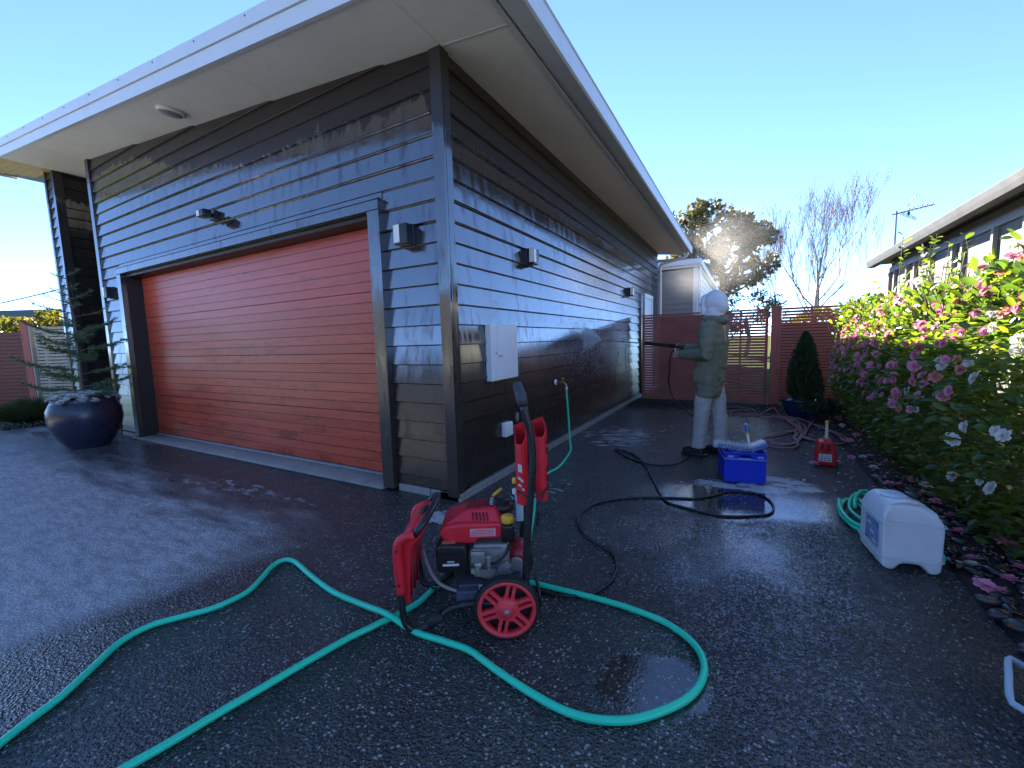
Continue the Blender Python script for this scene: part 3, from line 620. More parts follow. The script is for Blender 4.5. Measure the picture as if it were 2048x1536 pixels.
MB().box((.10, 6.285, .015), (2.335, 6.31, .098)).build('bottom_rail', M['stain'], gate)
post = thing('fence_post', 'square red-brown timber post between gate and potted cypress', 'post', (2.45, 6.3, 0))
MB().box((2.375, 6.24, -.05), (2.475, 6.36, 1.745)).build('post', M['stain'], post, bevel=.004, seg=1)
MB().box((2.476, 6.255, -.05), (2.53, 6.345, 1.745)).build('batten', M['stain'], post, bevel=.003, seg=1)
MB().box((2.365, 6.23, 1.747), (2.54, 6.37, 1.765)).build('cap', M['stain'], post)
fence = thing('slat_fence', 'red-brown slatted timber fence behind the potted cypress', 'fence', (3.6, 6.3, 0))
for i in range(NS):
    z = .09+i*sp
    MB().box((2.535, 6.292+R.uniform(-.002, .002), z), (5.2, 6.309, z+sp-.011)).build('slat', M['stain'], fence)
MB().box((2.535, 6.312, .05), (5.2, 6.322, 1.44)).build('backing_board', M['dark'], fence)
for x in (2.95, 3.40, 3.9, 4.4): MB().box((x, 6.323, .05), (x+.04, 6.36, 1.70)).build('stile', M['stain2'], fence)
MB().box((2.535, 6.28, 1.695), (5.2, 6.35, 1.73)).build('top_rail', M['stain'], fence)

# ------------------------------------------------------------------ neighbouring house
M['nbwall'] = plain('grey_sheet_cladding', (.16, .157, .142), .6, var=.05, vs=1, local=False)
M['nbtrim'] = plain('grey_batten', (.26, .255, .24), .5, var=.05, local=False)
M['nbdark'] = plain('dark_gutter', (.045, .045, .045), .5, local=False)
M['nbpipe'] = plain('purple_grey_pipe', (.16, .15, .17), .4, local=False)
nb = thing('neighbour_house', 'grey batten-clad neighbouring house behind the camellia hedge', 'house', (6, 2, 0))
XW = 4.50; YN = 8.6
for j in range(9):
    ya = -2.0+j*1.2; MB().box((XW, ya, 0), (XW+.02, min(ya+1.197, YN), 2.64)).build('wall_panel', M['nbwall'], nb)
MB().box((XW+.022, -2, 0), (11, YN, 2.66)).build('wall', M['nbdark'], nb)
bat = [-.9, -.3, .35, .62, 1.05, 1.62, 1.90, 2.35, 2.95, 3.6, 3.85, 4.5, 5.3, 5.6, 6.4, 7.1, 7.5, 8.2, 8.55]
for y in bat: MB().box((XW-.045, y, 0), (XW-.0005, y+.05, 2.43)).build('batten', M['nbtrim'], nb)
MB().box((XW-.03, -2, 2.433), (XW-.0005, YN, 2.53)).build('frieze', M['nbtrim'], nb)
MB().box((4.26, -2, 2.655), (XW+.1, 9.0, 2.67)).build('soffit', M['nbdark'], nb)
b = MB(); b.prism([(4.20, 2.60), (4.32, 2.60), (4.32, 2.735), (4.17, 2.735), (4.185, 2.66)], lambda x, z: (x, -2.2, z), lambda x, z: (x, 9.0, z)); b.build('gutter', M['nbdark'], nb, bevel=.004, seg=1)
b = MB(); b.prism([(4.30, 2.69), (9.0, 3.5), (11, 2.8), (11, 2.69)], lambda x, z: (x, -2.2, z), lambda x, z: (x, 9.0, z)); b.build('roof', M['nbdark'], nb)
MB().box((XW-.13, 1.28, 0), (XW-.046, 1.38, 2.42)).build('downpipe', M['nbpipe'], nb, bevel=.012)
b = MB(); b.prism([(1.25, 2.42), (1.41, 2.42), (1.44, 2.46), (1.44, 2.60), (1.22, 2.60), (1.22, 2.46)], lambda y, z: (XW-.15, y, z), lambda y, z: (XW-.031, y, z)); b.build('rain_head', M['nbpipe'], nb)
b = MB(); b.tube(smooth_path([(XW-.035, 1.1, 2.36), (XW-.035, .4, 2.37), (XW-.035, -.6, 2.36)], .1), .012, 6); b.build('cable', M['nbtrim'], nb)
# aerial
ant = thing('tv_aerial', 'thin metal television aerial standing on the neighbouring roof', 'aerial', (4.60, 9.0, 2.7))
M['alu'] = plain('grey_aluminium', (.18, .19, .22), .4, .6)
b = MB(); b.tube([(4.60, 8.9, 2.65), (4.595, 8.9, 3.69)], .016, 6); b.build('mast', M['alu'], ant)
p0, p1 = Vector((4.52, 8.88, 3.62)), Vector((5.17, 8.95, 3.73))
b = MB(); b.tube([p0, p1], .013, 6); b.build('boom', M['alu'], ant)
for i, f in enumerate((.42, .52, .62, .72, .84, .97)):
    q = p0.lerp(p1, f); b = MB(); b.tube([q+Vector((0, -.16, .0)), q+Vector((0, .16, .0))], .006, 5).box((q.x-.012, q.y-.012, q.z-.01), (q.x+.012, q.y+.012, q.z+.04)); b.build('element', M['alu'], ant)
for s, e in (((4.66, 8.9, 3.65), (4.84, 8.75, 3.90)), ((4.66, 8.9, 3.64), (4.86, 8.75, 3.46))):
    s, e = Vector(s), Vector(e); b = MB()
    for o in (-.03, 0, .03): b.tube([s+Vector((0, o*3, 0)), e+Vector((o, o*4, 0))], .005, 4)
    for f in (.2, .5, .8, 1): q = s.lerp(e, f); b.tube([q+Vector((-.03, -.12, 0)), q+Vector((.03, .12, 0))], .005, 4)
    b.build('reflector', M['alu'], ant)
MB().box((4.76, 8.88, 3.575), (4.80, 8.92, 3.64)).build('balun', M['black'], ant)

# ------------------------------------------------------------------ trees
M['bark'] = plain('grey_bark', (.12, .105, .09), .85, var=.3, vs=8, bump=.5, local=False)
M['birchbark'] = plain('pale_bark', (.30, .27, .25), .8, var=.3, vs=6, local=False)
M['twig'] = plain('brown_twig', (.20, .15, .13), .8, var=.2, local=False)
QV = np.array([(0, 0, 0), (.5, .28, .06), (1, 0, -.02), (.5, -.28, .06)], float); QF = np.array([(0, 1, 2, 3)])
LV = np.array([(0, 0, 0), (.33, .20, .05), (.72, .19, .05), (1, 0, -.06), (.72, -.19, .05), (.33, -.20, .05), (.35, 0, 0), (.72, 0, -.01)], float)
LF = np.array([(0, 6, 1, 1), (1, 6, 7, 2), (2, 7, 3, 3), (3, 7, 4, 4), (4, 7, 6, 5), (5, 6, 0, 0)])
def tri_quads(F): return F
def rand_dirs(n, rs=NPR):
    v = rs.normal(size=(n, 3)); return v/np.linalg.norm(v, axis=1)[:, None]
def branches(mb, p, d, L, r, depth, spread=.5, up=.25, rs=R, tips=None, minr=.004, kids=(2, 3), sides=5, wob=.12, shrink=.72):
    pts = [p]; q = p.copy(); dd = d.normalized(); n = 4
    for i in range(n):
        dd = (dd + Vector((rs.uniform(-1, 1), rs.uniform(-1, 1), rs.uniform(-.6, 1)))*wob + Vector((0, 0, up*.15))).normalized()
        q = q + dd*(L/n); pts.append(q)
    r1 = max(minr, r*.62)
    mb.tube(pts, [r+(r1-r)*i/n for i in range(n+1)], sides if depth > 1 else 3, cap=False)
    if tips is not None and depth <= 1: tips.append(q)
    if depth == 0: return
    for k in range(rs.randint(*kids)):
        i = rs.randint(2, n) if k else n
        ndir = (dd + Vector((rs.uniform(-1, 1), rs.uniform(-1, 1), rs.uniform(-.4, .9)))*spread + Vector((0, 0, up))).normalized()
        branches(mb, pts[i], ndir, L*rs.uniform(shrink-.12, shrink+.1), r1*rs.uniform(.6, .9), depth-1, spread, up, rs, tips, minr, kids, sides, wob, shrink)
def bare_tree(name, label, base, h, r, lean=(0, 0), seed=1, group=None, n0=7, fan=.62):
    rs = random.Random(seed); t = thing(name, label, 'tree', base, 0, group)
    tr = MB(); p = [Vector(base)+Vector((lean[0]*f, lean[1]*f, h*.55*f)) for f in (0, .25, .5, .75, 1)]
    tr.tube(p, [r, r*.85, r*.7, r*.55, r*.4], 8); tr.build('trunk', M['birchbark'], t)
    br = MB()
    for k in range(n0):
        f = .22+.78*(k/(n0-1)); i = min(3, int(f*4)); q = p[i].lerp(p[i+1], f*4-i) if f < 1 else p[4]
        a = rs.uniform(0, 6.28) if k < n0-1 else 0; sp = fan*(1-.6*f)
        d = Vector((math.cos(a)*sp, math.sin(a)*sp, 1)) if k < n0-1 else Vector((lean[0]*.1, 0, 1))
        branches(br, q, d, h*.30*(1.15-.50*f), r*.34*(1.2-.5*f), 5, .50, .20, rs, None, .009, (2, 3), 4, .12, .74)
    br.build('branches', M['twig'], t); return t
bare_tree('bare_tree', 'tall bare tree with fine upswept twigs above the fence', (5.9, 32.0, -.2), 9.8, .17, (.3, .5), 3, 'bare trees beyond the fence', 12, 1.5)
bare_tree('bare_tree', 'thinner bare tree with sparse twigs left of the tall bare one', (4.0, 31.6, -.2), 7.6, .12, (-.3, 0), 9, 'bare trees beyond the fence', 8, .9)
M['treeleaf'] = leaf_mat('dull_tree_leaf', [(.05, .05, .022), (.075, .068, .03), (.10, .085, .04), (.055, .058, .025)], .30)
M['shrubleaf'] = leaf_mat('dark_shrub_leaf', [(.022, .032, .016), (.035, .046, .02), (.05, .06, .028)], .25)
M['hedgeleaf'] = leaf_mat('sunny_hedge_leaf', [(.07, .085, .012), (.11, .11, .016), (.05, .07, .012)], .4, tcol=(2.4, 2.0, .5))
def leaf_crown(name, centres, per, size, mat, parent, rs, squash=.75, base=(QV, QF)):
    pos = []; ax = []
    for (c, r) in centres:
        n = int(per*r*r); d = rand_dirs(n, rs); rad = r*rs.uniform(.25, 1.0, n)**.5
        pos.append(np.array(c)+d*rad[:, None]*np.array([1, 1, squash])); ax.append(d+rand_dirs(n, rs)*.9)
    pos = np.concatenate(pos); ax = np.concatenate(ax)
    V, F = scatter(base[0], base[1], pos, ax, rand_dirs(len(pos), rs)+np.array([0, 0, .6]), size*rs.uniform(.6, 1.3, len(pos)))
    return addobj(name, np_mesh(name, V, F, mat), parent)
def leafy_tree(name, label, base, blobs, limbs, leaf, per, mat, seed, r=.3, group=None):
    t = thing(name, label, 'tree', base, 0, group); rs = random.Random(seed); nrs = np.random.RandomState(seed)
    tr = MB(); B = Vector(base); top = Vector(limbs)
    tr.tube(smooth_path([B, B.lerp(top, .5)+Vector((.2, 0, 0)), top], .5), [r*(1-.5*i/20) for i in range(len(smooth_path([B, B.lerp(top, .5)+Vector((.2, 0, 0)), top], .5)))], 8)
    tr.build('trunk', M['bark'], t); lm = MB(); cs = []
    for (c, rr) in blobs:
        c = Vector(c); s = B.lerp(top, rs.uniform(.55, 1)); mid = s.lerp(c, .5)+Vector((rs.uniform(-.4, .4), 0, rs.uniform(-.5, .1)))
        pth = smooth_path([s, mid, c], .5); lm.tube(pth, [max(.02, r*.35*(1-i/len(pth))) for i in range(len(pth))], 5)
        for k in range(7):
            d = Vector((rs.gauss(0, 1), rs.gauss(0, 1), rs.gauss(0, .8))).normalized()*rr*rs.uniform(.55, 1)
            q = c+d; lm.tube([c.lerp(mid, .2), c+d*.5+Vector((0, 0, -.1)), q], [.04, .03, .015], 4); cs.append((tuple(q), rr*rs.uniform(.3, .5)))
    lm.build('limbs', M['bark'], t); leaf_crown('crown', cs, per, leaf, mat, t, nrs); return t
# broad tree behind the wing
bl = []
rb = random.Random(21)
for (px, pz, rr) in ((-1.8, 8.6, 1.3), (-.6, 9.2, 1.3), (.6, 8.9, 1.2), (1.6, 8.1, 1.1), (2.3, 7.0, .95), (2.6, 6.0, .8), (1.7, 6.3, .9), (.6, 7.2, 1.2), (-.8, 7.5, 1.3), (-2.0, 7.0, 1.3), (-.2, 5.9, 1.0), (1.6, 5.1, .75), (-1.6, 5.6, 1.1), (.9, 4.4, .6), (2.4, 5.1, .55), (-2.6, 8.0, 1.1)):
    bl.append(((px+.3, 29.5+rb.uniform(-1.4, 1.4), pz), rr))
leafy_tree('broad_tree', 'broad evergreen tree with open dull-green crown above the rear wing', (.6, 29.5, -.2), bl, (.4, 29.5, 6.0), .30, 480, M['treeleaf'], 4, .34)
sb = [((2.0+rb.uniform(-1, 1)*1.7, 27.5+rb.uniform(-.8, .8), 2.6+rb.uniform(-1, 1)*.9), .75) for k in range(9)]
leafy_tree('small_tree', 'small dark leafy tree just above the gate top', (2.0, 27.5, -.2), sb, (2.0, 27.5, 2.2), .17, 420, M['shrubleaf'], 8, .12)
def hedge(name, label, x0, x1, y0, y1, h, mat, n, leaf, seed, cat='hedge'):
    nrs = np.random.RandomState(seed); t = thing(name, label, cat, ((x0+x1)/2, (y0+y1)/2, 0))
    MB().box((x0+.15, y0+.15, 0), (x1-.15, y1-.15, h-.2)).build('stems', M['dark'], t)
    u = nrs.uniform(0, 1, (n, 3)); face = nrs.randint(0, 3, n)
    p = np.stack([x0+(x1-x0)*u[:, 0], y0+(y1-y0)*u[:, 1], h*u[:, 2]], 1)
    p[face == 0, 1] = y0+np.abs(nrs.normal(0, .08, (face == 0).sum())); p[face == 1, 2] = h-np.abs(nrs.normal(0, .1, (face == 1).sum())); 
    k = face == 2; p[k, 0] = np.where(nrs.rand(k.sum()) > .5, x0, x1)
    p[:, 2] += .12*np.sin(p[:, 0]*2.1)+.08*np.sin(p[:, 0]*5.3+p[:, 1])
    p = p[p[:, 2] > 0]
    V, F = scatter(QV, QF, p, rand_dirs(len(p), nrs), rand_dirs(len(p), nrs)+np.array([0, 0, .5]), leaf*nrs.uniform(.6, 1.4, len(p)))
    addobj('foliage', np_mesh('foliage', V, F, mat), t); return t
hedge('hedge', 'sunlit yellow-green hedge glimpsed through the top of the slatted fence', 2.7, 7.5, 8.6, 9.6, 1.62, M['hedgeleaf'], 9000, .09, 31)
hedge('hedge', 'sunlit yellow-green hedge above the left red-brown fence', -18.5, -12.6, 1.0, 3.2, 2.25, M['hedgeleaf'], 14000, .12, 32)

hedge('hedge', 'yellow-green hedge showing over the pale slatted screen', -12.5, -9.0, 1.8, 3.0, 2.3, M['hedgeleaf'], 9000, .10, 34)
hedge('tall_hedge', 'tall dark hedge along the street behind the viewer', -34, 30, -21, -19, 4.6, M['shrubleaf'], 14000, .30, 33)

# ------------------------------------------------------------------ left side: fences, roof, cable
M['cream'] = plain('pale_slat', (.42, .38, .30), .6, var=.1, local=False)
def slat_panel(root, x0, y0, x1, y1, z0, z1, n, gap, mat, t=.02):
    a, b_ = Vector((x0, y0, 0)), Vector((x1, y1, 0)); d = (b_-a).normalized(); nn = Vector((-d.y, d.x, 0)); h = (z1-z0)/n
    for i in range(n):
        m = MB(); za, zb = z0+i*h, z0+(i+1)*h-gap
        m.add([a+Vector((0, 0, za)), b_+Vector((0, 0, za)), b_+nn*t+Vector((0, 0, za)), a+nn*t+Vector((0, 0, za)), a+Vector((0, 0, zb)), b_+Vector((0, 0, zb)), b_+nn*t+Vector((0, 0, zb)), a+nn*t+Vector((0, 0, zb))], [(0, 3, 2, 1), (4, 5, 6, 7), (0, 1, 5, 4), (1, 2, 6, 5), (2, 3, 7, 6), (3, 0, 4, 7)])
        m.build('slat', mat, root)
t = thing('left_slat_fence', 'red-brown slatted fence at the far left behind the tufted bush', 'fence', (-12.5, -.2, 0))
FA, FB, FC = Vector((-12.13, -.65, 0)), Vector((-10.93, .05, 0)), Vector((-9.30, .96, 0))
slat_panel(t, FA.x-1.7, FA.y-.96, FB.x, FB.y, .14, 1.76, 22, .014, M['stainold'])
slat_panel(t, FA.x-1.7-.02, FA.y-.96+.03, FB.x-.02, FB.y+.03, .26, 1.75, 1, .0, M['stain2'], .008)
t2 = thing('left_fence_post', 'red-brown post joining the red-brown fence and pale trellis', 'post', (FB.x, FB.y, 0))
Mp = Matrix.Translation(FB+Vector((.05, .03, 0))) @ Matrix.Rotation(.51, 4, 'Z')
MB().box((-.07, -.06, 0), (.07, .06, 1.97), Mp).build('post', M['stain'], t2)
MB().box((.072, -.05, 0), (.10, .05, 1.93), Mp).build('edge_strip', M['cream'], t2)
t = thing('pale_slat_screen', 'pale cream slatted screen behind the potted conifer', 'screen', (-10.4, .8, 0))
slat_panel(t, FB.x+.16, FB.y+.09, FC.x, FC.y, .06, 1.86, 26, .018, M['cream'])
for f in (.1, .45, .8):
    q = (FB+Vector((.16, .09, 0))).lerp(FC, f); MB().box((-.03, .022, 0), (.03, .07, 1.86), Matrix.Translation(q) @ Matrix.Rotation(.51, 4, 'Z')).build('stile', M['cream'], t)
t = thing('distant_house', 'low distant house with grey roof behind the sunlit left hedge', 'house', (-37, 6.3, 0))
Mh = Matrix.Translation((-37.5, 6.0, 0)) @ Matrix.Rotation(.51, 4, 'Z')
b = MB(); b.prism([(-6, 3.3), (4.6, 3.3), (3.6, 4.15), (-5, 4.15)], lambda x, z: Mh @ Vector((x, 0, z)), lambda x, z: Mh @ Vector((x, 5, z))); b.build('roof', M['nbdark'], t)
MB().box((-5.6, .4, 0), (4.2, 4.6, 3.299), Mh).build('wall', M['nbwall'], t)
for i in range(4): MB().box((-5+i*2.4, .34, 1.0), (-3.8+i*2.4, .399, 2.3), Mh).build('window', M['dark'], t)
t = tag(MB().tube([Vector((-26.5, -.1, 2.75)).lerp(Vector((-17.5, 5.6, 5.1)), f) - Vector((0, 0, .35*4*f*(1-f))) for f in np.linspace(0, 1, 14)], .022, 5).build('service_cable', M['black']), 'thin dark service cable crossing the sky at the far left', 'cable')
# ------------------------------------------------------------------ potted conifer at the left
M['potblue'] = plain('blue_black_glaze', (.018, .024, .045), .28, var=.35, vs=3, bump=.12, bs=12, dirt=((.05, .055, .06), .35))
M['glaze'] = plain('blue_glaze', (.012, .045, .12), .25, var=.25, vs=5)
px, py = -5.93, -.52
pot = thing('plant_pot', 'big round blue-black glazed pot by the garage door', 'pot', (px, py, 0))
MB().lathe([(.21, 0), (.215, .01), (.29, .12), (.355, .26), (.382, .40), (.375, .52), (.335, .615), (.318, .640), (.330, .660), (.322, .672), (.300, .668), (.298, .62)], 40).build('body', M['potblue'], pot, False)
MB().lathe([(.30, .63), (.0, .66)], 20).build('soil', M['soil'], pot, False)
M['succ'] = leaf_mat('blue_grey_succulent', [(.45, .55, .54), (.52, .60, .60), (.68, .56, .58), (.48, .56, .52)], .05, .5)
suc = thing('succulent_mat', 'mat of pale blue-grey succulents spilling over the pot rim', 'plant', (px, py, .66))
ros = []
for v in range(3):
    pos = []; ax = []; rs = np.random.RandomState(40+v)
    for ring, (n, el, L) in enumerate(((7, .25, 1.0), (6, .65, .8), (5, 1.05, .6))):
        for k in range(n):
            a = 6.283*(k+ring*.5)/n+rs.uniform(-.1, .1); ax.append((math.cos(a)*math.cos(el), math.sin(a)*math.cos(el), math.sin(el))); pos.append((0, 0, 0))
    V, F = scatter(QV*np.array([1, 1.3, 1]), QF, pos, ax, np.tile([0, 0, 1.], (len(pos), 1)), .045*np.repeat([1, .85, .65], [7, 6, 5]))
    ros.append(np_mesh('rosette', V, F, M['succ']))
for i in range(150):
    a = R.uniform(0, 6.283); r = .345*math.sqrt(R.uniform(.02, 1)); front = (math.sin(a) < .2)
    z = .02+.05*math.cos(r/.34*1.4)+R.uniform(-.01, .02) - (.06*R.random() if r > .31 else 0)
    Mm = Matrix.Translation((r*math.cos(a), r*math.sin(a), z)) @ Matrix.Rotation(r*1.6, 4, Vector((-math.sin(a), math.cos(a), 0))) @ Matrix.Rotation(R.uniform(0, 6), 4, 'Z') @ Matrix.Scale(R.uniform(.8, 1.45), 4)
    addobj('rosette', ros[i % 3], suc, False, Mm)
M['needle'] = leaf_mat('conifer_needle', [(.05, .105, .055), (.07, .135, .075), (.10, .15, .06), (.06, .12, .075)], .25)
con = thing('potted_conifer', 'sparse young conifer with tiered drooping branches growing from the pot', 'conifer', (px, py, .66))
rs = random.Random(5); nrs = np.random.RandomState(5)
H = 1.75
trunk = smooth_path([(0, 0, 0), (.02, .0, .5), (-.03, .02, 1.0), (-.10, .02, 1.35), (-.16, .03, H)], .05)
MB().tube(trunk, [.022*(1-.8*i/len(trunk)) for i in range(len(trunk))], 7).build('trunk', M['bark'], con, False)
bt = MB(); npos = []; nax = []
def spray(p, d, L, dens=190, nl=1.0):
    n = max(3, int(L*dens))
    for i in range(n):
        f = rs.random(); q = p+d*(L*f)
        o = Vector((rs.gauss(0, 1), rs.gauss(0, 1), rs.gauss(0, .7))).normalized()
        npos.append(tuple(q)); nax.append(tuple(d*.7+o*.75))
for k in range(30):
    f = k/29; z = .06+f*(H-.15); i = int(z/H*(len(trunk)-1)); p0 = Vector(trunk[min(i, len(trunk)-1)])
    L = (.52*(1-f)**.8+.14)*rs.uniform(.75, 1.2); a = k*2.4+rs.uniform(-.4, .4)
    if rs.random() < .12 and f > .2: L *= 1.25
    d = Vector((math.cos(a), math.sin(a), .18+.25*f)).normalized(); pts = [p0]; q = p0.copy(); dd = d.copy()
    ns = 6
    for s in range(ns):
        dd = (dd+Vector((rs.uniform(-.12, .12), rs.uniform(-.12, .12), .05*s-.06))).normalized(); q = q+dd*L/ns; pts.append(q.copy())
    bt.tube(pts, [.008*(1-.8*s/ns) for s in range(ns+1)], 4)
    thin = .35 if f > .62 else 1.0
    for s in range(1, ns+1):
        if s > 1: spray(pts[s-1], (pts[s]-pts[s-1]).normalized(), L/ns, 260*thin)
        for side in (-1, 1):
            if rs.random() < .85*(thin+.2):
                sd = ((pts[s]-pts[s-1]).normalized()*.8+Vector((-dd.y*side, dd.x*side, rs.uniform(-.15, .2)))*.8).normalized(); sl = L*.36*(1.15-s/ns)*rs.uniform(.7, 1.3)
                bt.tube([pts[s], pts[s]+sd*sl], [.004, .0015], 3, cap=False); spray(pts[s], sd, sl, 330*thin)
bt.build('branches', M['bark'], con, False)
NV = np.array([(0, .06, 0), (1, .03, 0), (1, -.03, 0), (0, -.06, 0)], float)
V, F = scatter(NV*np.array([1, 1.3, 1]), QF, npos, nax, rand_dirs(len(npos), nrs), .042*nrs.uniform(.7, 1.2, len(npos)))
tag(addobj('needles', np_mesh('needles', V, F, M['needle']), con, False), kind='stuff')

# ------------------------------------------------------------------ tufted bush at the far left
M['blade'] = leaf_mat('grey_green_blade', [(.05, .075, .032), (.075, .10, .05), (.04, .06, .028)], .2)
BV = np.array([(0, .012, 0), (.5, .010, .04), (1, .001, 0), (1, -.001, 0), (.5, -.010, .04), (0, -.012, 0)], float); BF = np.array([(0, 1, 4, 5), (1, 2, 3, 4)])
def tuft(name, label, loc, r, h, n, mat, seed, spread=1.0, cat='bush', group=None, width=1.0):
    nrs = np.random.RandomState(seed); t = thing(name, label, cat, loc, 0, group)
    d = rand_dirs(n, nrs); d[:, 2] = np.abs(d[:, 2])*1.1+.35; p = d*np.array([r, r, h])*.12; p[:, 2] *= .2
    ln = (1/np.sqrt((d[:, 0]/r)**2+(d[:, 1]/r)**2+(d[:, 2]/h)**2))/np.linalg.norm(d, axis=1)**0
    V, F = scatter(BV*np.array([1, width/ max(r, h), .5]), BF, p, d, np.tile([0, 0, 1.], (n, 1))+rand_dirs(n, nrs)*.3, ln*nrs.uniform(.65, 1.03, n))
    tag(addobj('blades', np_mesh('blades', V, F, mat), t, False), kind='stuff')
    MB().lathe([(r*.2, -.02), (r*.25, h*.12), (r*.1, h*.25)], 10).build('crown_base', M['bark'], t, False)
    return t
tuft('tufted_bush', 'rounded grey-green tufted bush left of the big pot', (-9.55, -.30, 0), .62, .72, 5200, M['blade'], 61, width=1.1)
M['greyleaf'] = leaf_mat('grey_low_leaf', [(.06, .08, .055), (.12, .14, .11), (.035, .05, .03)], .15)
lp = thing('low_groundcover', 'low grey-leaved groundcover below the tufted bush at the drive edge', 'plant', (-9.3, -.6, 0))
n = 700; p = np.stack([-9.22+NPR.normal(0, .12, n), -1.2+NPR.uniform(0, 1.1, n), NPR.uniform(0, .07, n)], 1)
V, F = scatter(QV, QF, p, rand_dirs(n), rand_dirs(n)+np.array([0, 0, 1.5]), .05*NPR.uniform(.6, 1.3, n)); tag(addobj('leaves', np_mesh('leaves', V, F, M['greyleaf']), lp), kind='stuff')

# ------------------------------------------------------------------ potted cypress, small pot, juniper
bx, by = 2.735, 5.12
t = thing('bowl_pot', 'wide blue glazed bowl pot holding the cypress', 'pot', (bx, by, 0))
MB().lathe([(.15, 0), (.16, .01), (.21, .10), (.232, .20), (.236, .235), (.252, .24), (.252, .262), (.228, .262), (.22, .22)], 32).build('body', M['glaze'], t, False)
MB().lathe([(.225, .225), (0, .235)], 16).build('soil', M['soil'], t, False)
for a, r in ((2.4, .15), (3.6, .17), (4.4, .10), (5.2, .17)): MB().ball((r*math.cos(a), r*math.sin(a), .245), .028, 8, 5, (1.2, 1, .6)).build('pebble', M['whiteplastic'], t, False)
M['cypress'] = leaf_mat('cypress_green', [(.022, .06, .026), (.036, .08, .034), (.05, .10, .04)], .12)
t = thing('cypress', 'dark conical cypress in the blue bowl pot before the slat fence', 'conifer', (bx+.04, by, .23))
MB().tube([(0, 0, 0), (0, 0, .9)], [.02, .006], 6).build('trunk', M['bark'], t, False)
n = 7000; zz = NPR.uniform(.02, 1, n)**1.15; a = NPR.uniform(0, 6.283, n)
prof = np.interp(zz, [0, .12, .3, .55, .8, .95, 1], [.10, .205, .215, .17, .10, .035, .005])*(1+.13*np.sin(a*3+zz*9)+.10*np.sin(a*7+zz*17))
rr = prof*np.sqrt(NPR.uniform(.35, 1.05, n)); p = np.stack([rr*np.cos(a), rr*np.sin(a), zz*1.04], 1); ax = np.stack([np.cos(a)*.6, np.sin(a)*.6, np.full(n, .9)], 1)+rand_dirs(n)*.35
V, F = scatter(QV*np.array([1, .9, 1]), QF, p, ax, rand_dirs(n), .042*NPR.uniform(.6, 1.3, n)); tag(addobj('foliage', np_mesh('foliage', V, F, M['cypress']), t, False), kind='stuff')
t = thing('small_pot', 'small blue pot half hidden beside the wide bowl pot', 'pot', (2.86, 4.78, 0))
MB().lathe([(.06, 0), (.075, .05), (.088, .13), (.096, .135), (.096, .15), (.082, .15), (.078, .12)], 24).build('body', M['glaze'], t, False)
MB().lathe([(.08, .135), (0, .14)], 12).build('soil', M['soil'], t, False)
t = thing('juniper', 'low dark spreading juniper beside the small blue pot', 'shrub', (3.1, 4.6, 0))
npos = []; nax = []; rs = random.Random(77)
for k in range(34):
    a = rs.uniform(0, 6.28); L = rs.uniform(.25, .5); p = Vector((3.05, 4.75, .12)); d = Vector((math.cos(a), math.sin(a)*.7, rs.uniform(.1, .75))).normalized()
    spray(p, d, L, 260)
V, F = scatter(NV*np.array([1, 2, 1]), QF, npos, nax, rand_dirs(len(npos)), .055); tag(addobj('foliage', np_mesh('foliage', V, F, M['cypress']), t), kind='stuff')
MB().tube([(3.05, 4.75, 0), (3.06, 4.74, .2)], .02, 6).build('stem', M['bark'], t)

# ------------------------------------------------------------------ camellia hedge
M['camleaf'] = leaf_mat('camellia_leaf', [(.040, .085, .030), (.055, .11, .036), (.070, .13, .04), (.09, .15, .04), (.14, .165, .032)], .42, .27, (2.6, 2.3, .5))
M['pink'] = leaf_mat('pink_petal', [(.78, .32, .46), (.82, .42, .55), (.72, .24, .40)], .35, .5, (1.2, .95, 1.0))
M['white'] = leaf_mat('white_petal', [(.72, .70, .68), (.80, .78, .76), (.74, .70, .60)], .3, .5, (1.05, 1.0, .9))
M['coral'] = leaf_mat('coral_petal', [(.62, .22, .20), (.68, .30, .26), (.55, .25, .18)], .35, .5, (1.2, .95, .9))
M['bud'] = plain('yellow_bud', (.45, .30, .03), .5)
YB0, YB1 = -.2, 5.3
def htop(y): return 1.56+.10*math.sin(y*1.7+.6)+.07*math.sin(y*4.1)-(.30*max(0, .9-y)**1.2)-(.55*max(0, (y-4.7)/.6)**1.5)
def xfront(y, z):
    h = htop(y); f = (z-.75)/.85
    return 3.06+.30*f*f+.07*mnoise.noise((y*1.6, z*1.8, 3.1))+.05*mnoise.noise((y*4, z*4, 1.2))+(.30*max(0, .6-y))+(.35*max(0, (y-4.5)/.8)**2)
cam_b = thing('camellia_hedge', 'camellia hedge covered in pink and white flowers beside the neighbouring house', 'camellia', (3.6, 2.4, 0))
st = MB(); rs = random.Random(17)
for k in range(9):
    y = .3+k*.6+rs.uniform(-.15, .15); st = MB(); branches(st, Vector((3.62+rs.uniform(-.15, .15), y, .0)), Vector((rs.uniform(-.3, .1), rs.uniform(-.2, .2), 1)), .62, .028, 3, .55, .25, rs, None, .004, (2, 3), 5, .12, .78)
    st.build('stem', M['bark'], cam_b)
LP = []; LA = []
def rnd_leaf(p, out, n=1, sp=.03):
    for _ in range(n):
        LP.append((p[0]+rs.gauss(0, sp), p[1]+rs.gauss(0, sp), p[2]+rs.gauss(0, sp)))
        LA.append((out[0]+rs.gauss(0, .55), out[1]+rs.gauss(0, .6), out[2]+rs.gauss(0, .45)-.1))
for i in range(14500):
    y = rs.uniform(YB0, YB1); h = htop(y); z = rs.uniform(.04, 1)**1.0*h
    dp = abs(rs.gauss(0, .11)); x = xfront(y, z)+dp
    rnd_leaf((x, y, z), (-1, 0, .15), 1)
